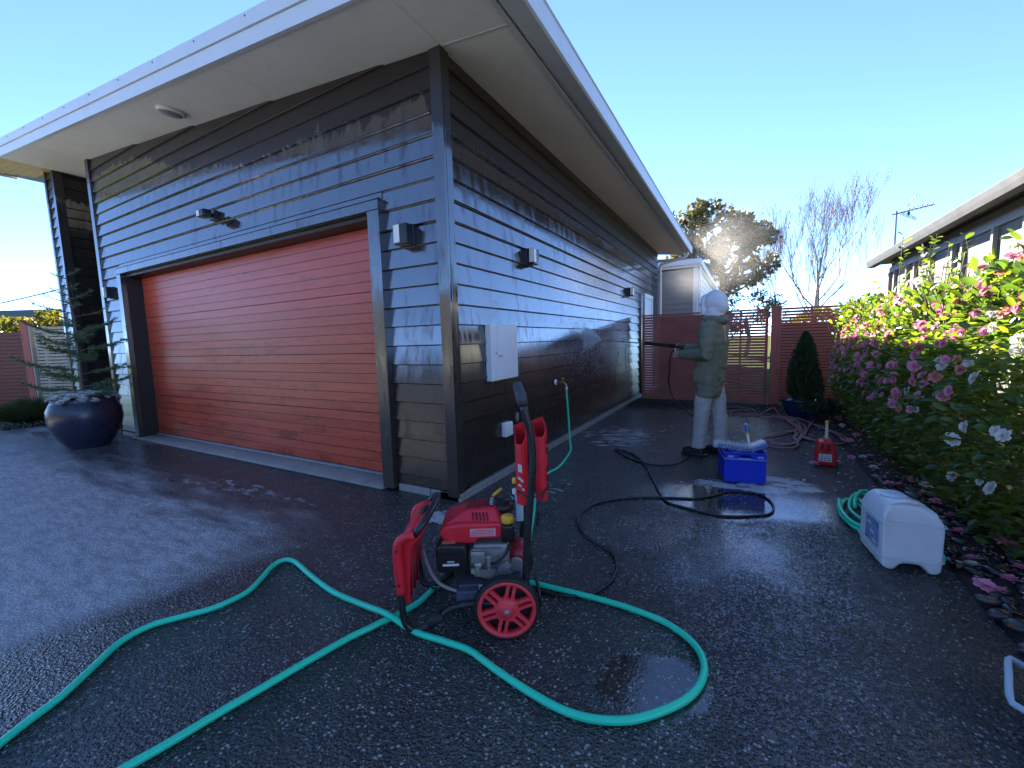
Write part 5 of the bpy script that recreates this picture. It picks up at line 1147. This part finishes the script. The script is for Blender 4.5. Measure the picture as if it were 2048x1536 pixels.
P_('panel_knob', MB().lathe([(.022, 0), (.022, .012), (0, .014)], 14, Matrix.Translation((.085, .20, .93)) @ Matrix.Rotation(-math.pi/2, 4, 'Y')), plain('grey_knob', (.10, .10, .12), .5))

# ------------------------------------------------------------------ hoses
def hose(name, label, pts, r, mat, step=.025, n=10, cat='hose', zmin=None):
    P = smooth_path(pts, step)
    return tag(MB().tube(P, r, n).build(name, mat), label, cat)
gp_ = [Vector(p) for p in GREEN_HOSE]
# the strand that runs over the other one and under the washer rises and dips a little
def lift(pts, at, h, rad):
    out = []
    for p in pts:
        d = (p.xy-Vector(at)).length; out.append(Vector((p.x, p.y, p.z+h*math.exp(-(d/rad)**2))))
    return out
xo = min(((a, b_) for a in range(len(gp_)) for b_ in range(a+8, len(gp_))), key=lambda ij: (gp_[ij[0]].xy-gp_[ij[1]].xy).length)
cross = (gp_[xo[0]].xy+gp_[xo[1]].xy)/2
half = (xo[0]+xo[1])//2
gp_ = lift(gp_[:half], cross, .030, .16)+gp_[half:]
hose('garden_hose', 'long bright green garden hose looping across the wet drive under the pressure washer', gp_, .0140, M['greenhose'])
hose('black_pressure_hose', 'thin black high-pressure hose looping from the washer to the spray lance', [(1.292, 2.345, 1.145)]+BLACK_HOSE_DROP+[(p[0], p[1], .008) for p in BLACK_HOSE_GROUND]+[(1.20, -1.02, .10), (1.16, -.98, .22)], .0078, M['blackhose'], .03, 8)
hose('tap_hose', 'green hose hanging from the brass tap down the side wall', [(.13, 2.01, .70), (.135, 2.0, .64), (.15, 1.99, .50), (.17, 1.97, .30), (.20, 1.92, .10), (.26, 1.78, .018)]+TAP_HOSE[6:]+[(.62, .10, .014), (.85, -.45, .02), (1.00, -.75, .12)], .0125, M['greenhose'])
bh = MB()
for i, s in enumerate(BROWN_HOSE):
    P = smooth_path(s, .04); bh.tube([p+Vector((0, 0, .004+.010*abs(math.sin(k*.13+i*1.7)))) for k, p in enumerate(P)], .0125, 8)
tag(bh.build('brown_hose', M['brownhose']), 'tangled brown rubber hose heaped before the gate and blue crate', 'hose')
ch = MB()
for i, s in enumerate(COIL): ch.tube([p+Vector((0, 0, .012*i-.004)) for p in smooth_path(s, .03)], .0115, 8)
ch.tube(smooth_path([(2.79, .62, .03), (2.90, .52, .05), (2.94, .42, .04), (2.90, .36, .02), (2.86, .40, .02)], .02), .0115, 8)
tag(ch.build('coiled_hose', M['greenhose']), 'coiled green hose lying behind the white jerrycan', 'hose')

# ------------------------------------------------------------------ crate and brush
M['crate'] = plain('blue_crate_plastic', (.008, .035, .55), .38, var=.10, vs=7, dirt=((.03, .07, .60), .3))
M['scuff'] = plain('pale_scuff', (.30, .40, .62), .5)
cr = thing('crate', 'blue plastic folding crate holding a white-bristled brush', 'crate', (1.965, 1.57, 0), math.radians(11))
w, d, h, t_ = .160, .165, .262, .008
for nm, a, b_ in (('front_panel', (-w, -d, .004), (w, -d+t_, h-.055)), ('rear_panel', (-w, d-t_, .004), (w, d, h)), ('side_panel', (-w, -d+t_, .004), (-w+t_, d-t_, h)), ('side_panel', (w-t_, -d+t_, .004), (w, d-t_, h)), ('base', (-w+t_, -d+t_, .004), (w-t_, d-t_, .012))):
    MB().box(a, b_).build(nm, M['crate'], cr, False, .002, 1)
MB().box((-w, -d, h-.054), (-.045, -d+t_, h)).box((.045, -d, h-.054), (w, -d+t_, h)).box((-.045, -d, h-.054), (.045, -d+t_, h-.040)).box((-.045, -d, h-.014), (.045, -d+t_, h)).build('handle_rim', M['crate'], cr, False)
for z in (.060, .205): MB().box((-w-.003, -d-.004, z), (w+.003, -d-.0002, z+.006)).box((-w-.004, -d, z), (-w-.0002, d, z+.006)).build('rib', M['scuff'] if z > .1 else M['crate'], cr, False)
MB().box((-.055, -d-.005, h-.050), (.045, -d-.0004, h-.042)).build('scuffed_edge', M['scuff'], cr, False)
MB().box((-w-.006, -d-.006, h-.004), (w+.006, -d+.004, h+.006)).box((-w-.006, d-.004, h-.004), (w+.006, d+.006, h+.006)).box((-w-.006, -d+.004, h-.004), (-w+.004, d-.004, h+.006)).box((w-.004, -d+.004, h-.004), (w+.006, d-.004, h+.006)).build('top_rim', M['crate'], cr, False)
for x0 in (-.135, .095): MB().box((x0, -d-.0035, h-.040), (x0+.045, -d-.0003, h-.022)).build('hand_slot', M['scuff'], cr, False)
M['bristle'] = plain('white_bristle', (.72, .76, .82), .6, var=.06)
M['blueplastic'] = plain('blue_plastic', (.012, .09, .34), .4)
br = thing('scrubbing_brush', 'white-bristled wash brush with blue and yellow pole lying in the crate', 'brush', (1.95, 1.55, .25))
core = smooth_path([(-.165, -.03, .035), (-.08, -.035, .028), (.02, -.02, .018), (.085, -.01, .02)], .01)
MB().tube(core, .026, 10).build('brush_block', M['blueplastic'], br, False)
bs = MB(); rs = random.Random(12)
for i in range(1100):
    q = core[rs.randrange(len(core))]; d_ = Vector((rs.gauss(0, .55), rs.gauss(0, 1), abs(rs.gauss(0, 1))*.9-.15)).normalized(); e = q+d_*rs.uniform(.052, .064)
    s_ = d_.orthogonal().normalized()*.0024; bs.add([q+d_*.02+s_, q+d_*.02-s_, e+s_*.35, e-s_*.35], [(0, 1, 3, 2)])
tag(bs.build('bristles', M['bristle'], br, False), kind='stuff')
Mh = Matrix.Translation((.135, .02, .045)) @ Matrix.Rotation(.5, 4, 'Z') @ Matrix.Rotation(-.35, 4, 'Y')
MB().box((-.075, -.035, -.03), (.075, .035, .0), Mh).build('second_head', M['blueplastic'], br, False, .006)
MB().box((-.075, -.020, .001), (.075, .036, .030), Mh).build('second_bristles', M['bristle'], br, False, .004)
MB().box((-.076, .037, .0), (.076, .042, .034), Mh).build('yellow_strip', M['yellow'], br, False)
for k in range(9): MB().box((-.07+k*.0165, -.037, -.026), (-.064+k*.0165, -.0352, .026), Mh).build('bristle_row', M['scuff'], br, False)
pa, pb = Vector((.075, .06, .05)), Vector((.045, .36, .165))
MB().tube([pa, pa.lerp(pb, .45)], .010, 8).build('inner_pole', M['bristle'], br, False)
MB().tube([pa.lerp(pb, .42), pa.lerp(pb, .52)], .016, 10).build('collar', M['yellow'], br, False)
MB().tube([pa.lerp(pb, .50), pb], .0135, 10).build('pole', M['blueplastic'], br, False)
MB().ball(pb, .017, 10, 7).build('pole_cap', M['bristle'], br, False)

def fuse(name, mb, mat, parent, voxel=.008, smooth=3, amp=0.0, sc=14.0, seed=0.0, world=False, amp2=0.0, sc2=40):
    me = mb.mesh(name+'_raw', mat); o = bpy.data.objects.new(name, me); COL.objects.link(o)
    r = o.modifiers.new('r', 'REMESH'); r.mode = 'VOXEL'; r.voxel_size = voxel; r.use_smooth_shade = True
    s = o.modifiers.new('s', 'SMOOTH'); s.iterations = smooth; s.factor = .5
    dg = bpy.context.evaluated_depsgraph_get(); m2 = bpy.data.meshes.new_from_object(o.evaluated_get(dg)); bpy.data.objects.remove(o)
    m2.name = name; m2.materials.clear(); m2.materials.append(mat)
    if amp:
        n = len(m2.vertices); co = np.zeros(n*3, np.float32); m2.vertices.foreach_get('co', co); co = co.reshape(-1, 3); no = np.array([v.normal for v in m2.vertices])
        d_ = np.array([amp*(abs(mnoise.noise((c[0]*sc, c[1]*sc, c[2]*sc*1.5+seed)))*2-.5)+amp2*mnoise.noise((c[0]*sc2, c[1]*sc2, c[2]*sc2+seed)) for c in co]); co = co+no*d_[:, None]; m2.vertices.foreach_set('co', co.astype(np.float32).ravel())
    m2.polygons.foreach_set('use_smooth', [True]*len(m2.polygons)); m2.update(); return addobj(name, m2, parent, world)

# ------------------------------------------------------------------ fuel can, jerrycan, clear tub
M['canred'] = plain('red_fuel_can', (.64, .015, .022), .35, var=.08)
fc = thing('fuel_can', 'small red plastic fuel can with pale spout standing on the wet drive', 'fuel can', (2.675, 2.33, 0), math.radians(-3))
b = MB(); b.prism([(-.077, .004), (.077, .004), (.080, .020), (.080, .150), (.070, .195), (.050, .236), (.024, .240), (-.030, .240), (-.056, .230), (-.074, .185), (-.080, .15), (-.080, .02)], lambda x, z: (x, -.085, z), lambda x, z: (x, .085, z)); b.build('body', M['canred'], fc, False, .014, 3)
MB().tube(smooth_path([(-.004, -.098, .135), (-.004, -.090, .200), (-.004, -.055, .245), (-.004, .02, .252), (-.004, .06, .235)], .01), .012, 8).build('handle', M['canred'], fc, False)
MB().box((-.042, -.0858, .15), (-.018, -.0852, .215)).box((.010, -.0858, .15), (.034, -.0852, .215)).build('grip_shade_patch', plain('groove_shade_red', (.18, .008, .012), .5), fc, False)  # darker red patches, shade of the grip grooves put into colour
MB().box((-.055, -.0905, .045), (.048, -.0858, .118)).build('label', M['labelw'], fc, False)
for i in range(3):
    for k in range(3): MB().box((-.045+k*.03+.004*i, -.0915, .056+i*.020), (-.022+k*.03, -.0907, .064+i*.018)).build('label_print', M['blueplastic'] if (i+k) % 2 else M['slate'], fc, False)
MB().lathe([(.022, .236), (.024, .24), (.024, .256), (.014, .262), (.012, .40), (.0, .40)], 14, Matrix.Translation((.008, .03, 0))).build('spout', plain('cream_spout', (.58, .54, .44), .4), fc, False)
MB().lathe([(.016, .398), (.018, .402), (.017, .414), (.006, .422), (0, .422)], 14, Matrix.Translation((.008, .03, 0))).build('spout_cap', M['yellow'], fc, False)

def jerry_mat():
    t = NT('translucent_white_poly'); n = t.noise(t.obj(), 5, 4)
    c = t.mix(t.step(n, .3, .7), (.70, .76, .80), (.80, .84, .86)); b = t.bsdf(c, .32); tr = t.n('BsdfTranslucent', None, Color=(.8, .86, .9))
    mx = t.n('MixShader', None, Fac=.25); t.t.links.new(b.outputs[0], mx.inputs[1]); t.t.links.new(tr.outputs[0], mx.inputs[2]); return t.done(mx)
M['jerry'] = jerry_mat()
jc = thing('jerrycan', 'large white plastic jerrycan with arched foot at the drive edge', 'jerrycan', (2.745, .385, 0), math.radians(7))
prof = [(-.125, .018), (-.108, .0), (-.070, .0), (-.045, .042), (.045, .042), (.070, .0), (.108, .0), (.125, .018), (.128, .255), (.120, .285), (.108, .296), (.104, .330), (.066, .332), (.052, .345), (.020, .362), (-.085, .362), (-.112, .335), (-.128, .285), (-.130, .25)]
b = MB(); tp = lambda z: .160-max(0, z-.27)*.42; b.prism(prof, lambda x, z: (x, -tp(z), z), lambda x, z: (x, tp(z), z)); fuse('body', b, M['jerry'], jc, .0065, 55)
for z in (.262, .074): 
    rb_ = smooth_path([(-.115, -.168, z), (.112, -.168, z), (.131, -.15, z), (.131, .15, z), (.112, .168, z), (-.115, .168, z), (-.133, .15, z), (-.133, -.15, z)], .03, True); MB().tube(rb_, .0032, 6, True).build('moulded_rib', M['jerry'], jc, False)
MB().ball((-.035, .0, .364), .055, 16, 8, (1.1, .9, .12)).build('grip_shade_patch', plain('shaded_poly', (.52, .60, .66), .4), jc, False)  # flat darker disc, shade of the handle hollow put into colour
MB().tube(smooth_path([(-.09, -.11, .352), (-.03, -.125, .374), (.03, -.11, .358)], .01), .012, 8).build('carry_handle', M['jerry'], jc, False)
MB().lathe([(.034, 0), (.036, .004), (.036, .022), (.030, .026), (0, .027)], 20, Matrix.Translation((.085, .09, .333))).build('cap', M['black'], jc, False)
MB().box((-.1335, -.11, .095), (-.1300, .05, .235)).build('label', plain('blue_label', (.16, .24, .42), .35, var=.5, vs=14, dirt=((.45, .52, .64), .8)), jc, False)
for i in range(3): MB().box((-.1348, -.10+i*.04, .11+i*.04), (-.1336, -.05+i*.04, .122+i*.04)).build('label_print', M['labelw'], jc, False)
MB().box((-.1348, .02, .100), (-.1336, .04, .112)).build('label_print', M['black'], jc, False)
t = NT('cloudy_clear_plastic'); g = t.bsdf((.62, .76, .86), .22, trans=.45, ior=1.3); M['clear'] = t.done(g)
tb = thing('clear_tub', 'cloudy clear plastic tub on its side at the right edge of the drive', 'tub', (2.975, -.835, .02), math.radians(70))
def shell(name, pr, y0, y1, mat, root): b = MB(); b.prism(pr, lambda x, z: (x, y0, z), lambda x, z: (x, y1, z)); return b.build(name, mat, root, False, .008, 2)
shell('body', [(-.17, .0), (.17, .0), (.18, .10), (.16, .16), (-.15, .16), (-.18, .10)], -.02, .20, M['clear'], tb)
MB().tube(smooth_path([(-.14, .205, .12), (-.14, .25, .135), (.0, .255, .14), (.12, .25, .135), (.12, .205, .12)], .03), .010, 8).build('handle', M['clear'], tb, False)
MB().tube(smooth_path([(-.175, .19, .015), (.175, .19, .015), (.185, .19, .10), (.16, .19, .165), (-.15, .19, .165), (-.185, .19, .10)], .03, True), .009, 8, True).build('rim', M['clear'], tb, False)
for x in (-.10, -.03, .05, .11): MB().tube([(x, -.0, .163), (x, .19, .163)], .006, 6).build('rib', M['clear'], tb, False)

# ------------------------------------------------------------------ person with spray lance
def splat(name, col, spots, sc, rough=.8, thr=.70, dark=None):
    t = NT(name); v = t.obj(); n = t.noise(v, 7, 5); c = t.mix(t.step(n, .3, .7), [k*.92 for k in col], [k*1.08 for k in col])
    if dark: c = t.mix(t.step(t.noise(v, 4, 4, .6), .5, .7), c, dark)
    n2 = t.noise(v, sc, 4, .6); area = t.noise(v, 5.0, 2); c = t.mix(t.m('MULTIPLY', t.step(n2, thr+.03, thr+.05), t.step(area, .46, .6)), c, spots)
    return t.done(t.bsdf(c, rough, 0, t.bump(t.noise(v, 160, 3), .12, .003)))
M['skin'] = plain('skin', (.50, .25, .19), .5, var=.08)
M['jacket'] = splat('olive_jacket_cloth', (.17, .18, .125), (.34, .46, .45), 34)
M['trouser'] = splat('pale_work_trousers', (.42, .41, .385), (.62, .67, .70), 22, dark=(.45, .44, .42), thr=.66)
M['hood'] = plain('pale_hood_cloth', (.74, .74, .80), .85, var=.05, bump=.15, bs=200)
M['boot'] = plain('black_boot', (.014, .014, .015), .5, var=.3, dirt=((.06, .055, .05), .5))
M['hair'] = plain('dark_beard', (.025, .016, .012), .8)
pr = thing('person', 'person in pale hood and olive jacket spraying the wall with a lance', 'person', (1.66, 2.25, 0), math.atan2(.34, -.94))
hR, hL = Vector((.335, .030, 1.150)), Vector((.318, .088, 1.080))
bd = MB()
bd.ball((.012, 0, 1.600), .088, 18, 12, (1.12, .88, 1.28)).ball((.045, 0, 1.545), .062, 12, 8, (1, .85, .8))
bd.tube([(.095, 0, 1.635), (.118, 0, 1.598), (.112, 0, 1.586)], [.010, .016, .010], 8)                                  # nose
for s in (-1, 1): bd.ball((-.01, s*.082, 1.600), .024, 8, 6, (.8, .35, 1.2)).ball((.086, s*.032, 1.622), .013, 8, 6)   # ears, eyes
bd.tube([(.094, -.022, 1.553), (.102, 0, 1.553), (.094, .022, 1.553)], .007, 6)                                            # mouth
bd.tube([(-.01, 0, 1.56), (-.03, 0, 1.42)], [.058, .066], 12).tube([(-.03, 0, 1.46), (-.02, 0, 1.25), (-.01, 0, .95), (0, 0, .80)], [.09, .13, .12, .12], 14)
for s, sh_, el, ha in ((1, (-.02, .165, 1.36), (-.05, .225, 1.085), hL), (-1, (-.02, -.165, 1.36), (.045, -.205, 1.10), hR)):
    sh_, el = Vector(sh_), Vector(el); wv = (ha-el).normalized()
    bd.tube([Vector((-.02, s*.08, 1.38)), sh_, sh_.lerp(el, .5), el, el.lerp(ha, .5), ha-wv*.05], [.06, .058, .05, .042, .038, .027], 10)
    bd.ball(ha-wv*.012, .036, 10, 8, (1.15, .62, .95))
    # four fingers curled round the grip and a thumb from the side of the palm
    for k in range(4):
        z = ha.z+.026-k*.0175; L = (.034, .038, .036, .030)[k]; q = Vector((ha.x+.016, ha.y, z))
        bd.tube([q+Vector((-.015, s*.012, 0)), q+Vector((L*.62, s*.013, -.002)), q+Vector((L, s*.002, -.004)), q+Vector((L*.85, -s*.014, -.005)), q+Vector((L*.35, -s*.017, -.006))], [.0088, .0085, .008, .0075, .0065], 8)
    q = Vector((ha.x-.012, ha.y-s*.012, ha.z+.020)); bd.tube([q, q+Vector((.024, -s*.010, .016)), q+Vector((.050, -s*.006, .014))], [.011, .0095, .0075], 8)
for s, f in ((1, .060), (-1, -.075)):
    bd.tube([(0, s*.06, .86), (f*.4, s*.09, .82), (f*.75, s*.095, .46), (f, s*.095, .10)], [.09, .082, .055, .040], 10)
fuse('body', bd, M['skin'], pr, .0065, 2)
hr = MB(); hr.ball((.065, 0, 1.532), .052, 12, 8, (.9, 1.02, .85)); fuse('beard', hr, M['hair'], pr, .006, 2, .004, 60)
hd = MB()
hd.ball((-.030, 0, 1.612), .118, 22, 14, (1.06, .93, 1.06)).ball((-.075, 0, 1.575), .088, 16, 10, (1.05, 1.0, 1.1)).tube([(-.015, 0, 1.54), (-.020, 0, 1.47), (-.02, 0, 1.41)], [.105, .098, .105], 16).ball((.045, 0, 1.655), .070, 14, 8, (.8, 1.28, .78))
for s in (-1, 1): hd.tube([(.055, s*.070, 1.66), (.060, s*.082, 1.58), (.040, s*.070, 1.49)], [.026, .024, .030], 8)
fuse('hood', hd, M['hood'], pr, .007, 5, .007, 7, 2, False, .0015, 26)
jk = MB()
def ringtube(mb, rings, n=24):
    """rings: (f, l, z, half depth, half width)"""
    vs_ = []; k = len(rings)
    for f, l, z, a, b2 in rings:
        for j in range(n):
            t2 = 6.28318*j/n; c_, s_ = math.cos(t2), math.sin(t2); vs_.append((f+a*math.copysign(abs(c_)**.8, c_), l+b2*math.copysign(abs(s_)**.8, s_), z))
    fs = [(i*n+j, i*n+(j+1) % n, (i+1)*n+(j+1) % n, (i+1)*n+j) for i in range(k-1) for j in range(n)]+[tuple(range(n))[::-1], tuple(range((k-1)*n, k*n))]
    mb.add(vs_, fs, True)
ringtube(jk, [(.008, 0, .640, .108, .172), (.008, 0, .74, .120, .182), (.0, 0, .90, .128, .190), (-.010, 0, 1.05, .132, .195), (-.024, 0, 1.20, .128, .200), (-.030, 0, 1.31, .112, .198), (-.030, 0, 1.385, .092, .165), (-.026, 0, 1.430, .080, .110), (-.022, 0, 1.475, .076, .088)])
for s, sh_, el, ha in ((1, (-.03, .172, 1.355), (-.060, .240, 1.080), hL), (-1, (-.03, -.172, 1.355), (.045, -.215, 1.10), hR)):
    sh_, el = Vector(sh_), Vector(el); wv = (ha-el).normalized()
    jk.tube([Vector((-.03, s*.09, 1.37)), sh_, sh_.lerp(el, .5)+Vector((0, s*.01, 0)), el, el.lerp(ha, .45), ha-wv*.075, ha-wv*.052], [.075, .082, .078, .072, .063, .052, .050], 14)
jk.tube([(.045, .095, 1.455), (-.06, .10, 1.45), (-.125, .06, 1.43), (-.135, 0, 1.42), (-.125, -.06, 1.43), (-.06, -.10, 1.45), (.045, -.095, 1.455)], [.028, .034, .040, .044, .040, .034, .028], 10)
jk.tube([(-.11, .05, 1.46), (-.155, .0, 1.455), (-.11, -.05, 1.46)], [.024, .030, .024], 8)
fuse('jacket', jk, M['jacket'], pr, .008, 3, .008, 8, 5, False, .0015, 30)
pk = MB(); pk.box((-.02, .186, .80), (.09, .199, .94)); pk.build('pocket', M['jacket'], pr, False, .006)
tr = MB()
for s, f in ((1, .062), (-1, -.078)):
    ringtube(tr, [(.0+f*.15, s*.06, .86, .080, .080), (f*.35, s*.075, .70, .084, .082), (f*.55, s*.088, .58, .082, .080), (f*.64, s*.092, .50, .077, .077), (f*.82, s*.095, .34, .070, .070), (f*.97, s*.095, .20, .068, .068), (f+.006, s*.095, .125, .074, .072), (f+.01, s*.095, .085, .072, .070)], 18)
fuse('trousers', tr, M['trouser'], pr, .008, 3, .0045, 9, 8, False, .0015, 30)
for s, f in ((1, .062), (-1, -.078)):
    bt_ = MB(); bt_.tube([(f-.012, s*.095, .19), (f-.012, s*.095, .06)], [.050, .052], 14).tube([(f-.055, s*.095, .048), (f+.02, s*.097, .050), (f+.11, s*.105, .040), (f+.165, s*.112, .034)], [.046, .052, .046, .032], 12).box((f-.085, s*.095-.045, .0), (f+.17, s*.105+.045, .022))
    fuse('boot', bt_, M['boot'], pr, .007, 3)
# lance (world coordinates)
la = thing('spray_lance', 'black pressure-washer gun with long steel lance held by the person', 'spray lance', (1.3, 2.35, 1.17))
A0, A1 = Vector((1.365, 2.325, 1.166)), Vector((.386, 2.600, 1.258))
LD = (A1-A0).normalized(); LL = (A1-A0).length
at = lambda s: A0+LD*s
MB().tube([at(-.02), at(.02), at(.10), at(.14)], [.016, .026, .028, .021], 10).build('gun_body', M['black'], la)
MB().tube([at(.13), at(.28), at(.435)], [.0195, .0185, .0175], 12).build('barrel_sleeve', M['black'], la)
MB().tube([at(.43), at(.46)], .011, 10).build('coupling', M['brass'], la)
MB().tube([at(.455), at(LL-.04)], .0070, 8).build('steel_pipe', M['steel'], la)
MB().tube([at(LL-.045), at(LL-.02), at(LL)], [.012, .013, .009], 10).build('nozzle', M['yellow'], la)
g0 = at(.01); MB().tube(smooth_path([g0, g0+Vector((.015, -.02, -.05)), g0+Vector((.03, -.045, -.11))], .02), [.019]*len(smooth_path([g0, g0+Vector((.015, -.02, -.05)), g0+Vector((.03, -.045, -.11))], .02)), 10).build('grip', M['black'], la)
MB().tube(smooth_path([at(.06)+Vector((0, 0, -.02)), at(.055)+Vector((0, -.01, -.06)), at(.035)+Vector((0, -.02, -.10))], .02), .006, 6).build('trigger', M['frame'], la)
MB().tube([at(.065)+Vector((0, 0, -.02)), at(.072)+Vector((0, -.003, -.06))], .012, 8).build('hose_swivel', M['steel'], la)

# ------------------------------------------------------------------ spray and drifting mist
def mist_mat(name, dens, sc, aniso=.55, col=(1, 1, 1), soft=1.0):
    t = NT(name); v = t.obj(); n = t.noise(v, sc, 3, .5)
    r = t.n('VectorMath', {'operation': 'LENGTH'}, i0=v).outputs['Value']
    f = t.step(r, 1.0, .15); d_ = t.m('MULTIPLY', t.m('MULTIPLY', f, t.step(n, .34, .72)), dens)
    pv = t.n('VolumePrincipled', None, Color=col, Density=d_, Anisotropy=aniso); t.t.links.new(pv.outputs[0], t.out.inputs['Volume']); return t.mat
def mist(name, label, c, r, mat, rot=(0, 0, 0)):
    me = MB().ball((0, 0, 0), 1.0, 20, 12).mesh(name, mat); o = bpy.data.objects.new(name, me); COL.objects.link(o)
    o.matrix_basis = Matrix.Translation(c) @ Matrix.Rotation(rot[2], 4, 'Z') @ Matrix.Rotation(rot[1], 4, 'Y') @ Matrix.Diagonal((*r, 1)); tag(o, label, 'mist', None, 'stuff'); return o
mist('water_mist', 'sunlit drifting water mist above the person and rear wing', (1.35, 8.2, 3.05), (1.55, 1.7, 1.15), mist_mat('sunlit_mist', .125, 1.1, .4, (.95, .92, .88)), (0, -.35, 0))
mist('wall_spray', 'fine spray bouncing off the side wall ahead of the lance', (.22, 3.4, 1.22), (.20, .95, .55), mist_mat('wall_mist', 1.0, 2.2, .1))
M['drop'] = NT('water_drops'); _d = M['drop'].bsdf((.88, .92, .96), .12); _t = M['drop'].n('BsdfTranslucent', None, Color=(.95, .97, 1.0))
_m = M['drop'].n('MixShader', None, Fac=.5); M['drop'].t.links.new(_d.outputs[0], _m.inputs[1]); M['drop'].t.links.new(_t.outputs[0], _m.inputs[2]); M['drop'] = M['drop'].done(_m)
ico = np.array([(0, 0, 1), (1, 0, 0), (0, 1, 0), (-1, 0, 0), (0, -1, 0), (0, 0, -1)], float); icf = np.array([(0, 1, 2), (0, 2, 3), (0, 3, 4), (0, 4, 1), (5, 2, 1), (5, 3, 2), (5, 4, 3), (5, 1, 4)])
nrs = np.random.RandomState(5); tip = np.array(A1); hit = np.array((.015, 2.96, 1.31)); n = 5200
f = nrs.rand(n)**.8; sp_ = nrs.normal(0, 1, (n, 3))*np.array([.012, .03, .085])*f[:, None]
pts = tip+(hit-tip)*f[:, None]+sp_; pts[:, 0] = np.maximum(pts[:, 0], .012)
V, F = scatter(ico, icf, pts, np.tile(hit-tip, (n, 1))+nrs.normal(0, .03, (n, 3)), np.tile([0, 0, 1.], (n, 1)), nrs.uniform(.0018, .0050, n))
tag(addobj('water_jet', np_mesh('water_jet', V, F, M['drop'])), 'fan of white water leaving the lance nozzle for the side wall', 'water jet', None, 'stuff')
n = 4200; pts = hit+nrs.normal(0, 1, (n, 3))*np.array([.10, .55, .30]); pts[:, 0] = .015+np.abs(pts[:, 0]-.015)*1.2
V, F = scatter(ico, icf, pts, rand_dirs(n, nrs), rand_dirs(n, nrs), nrs.uniform(.0012, .0040, n))
tag(addobj('spray_drops', np_mesh('spray_drops', V, F, M['drop'])), 'spray droplets scattering off the boards where the jet hits', 'spray', None, 'stuff')
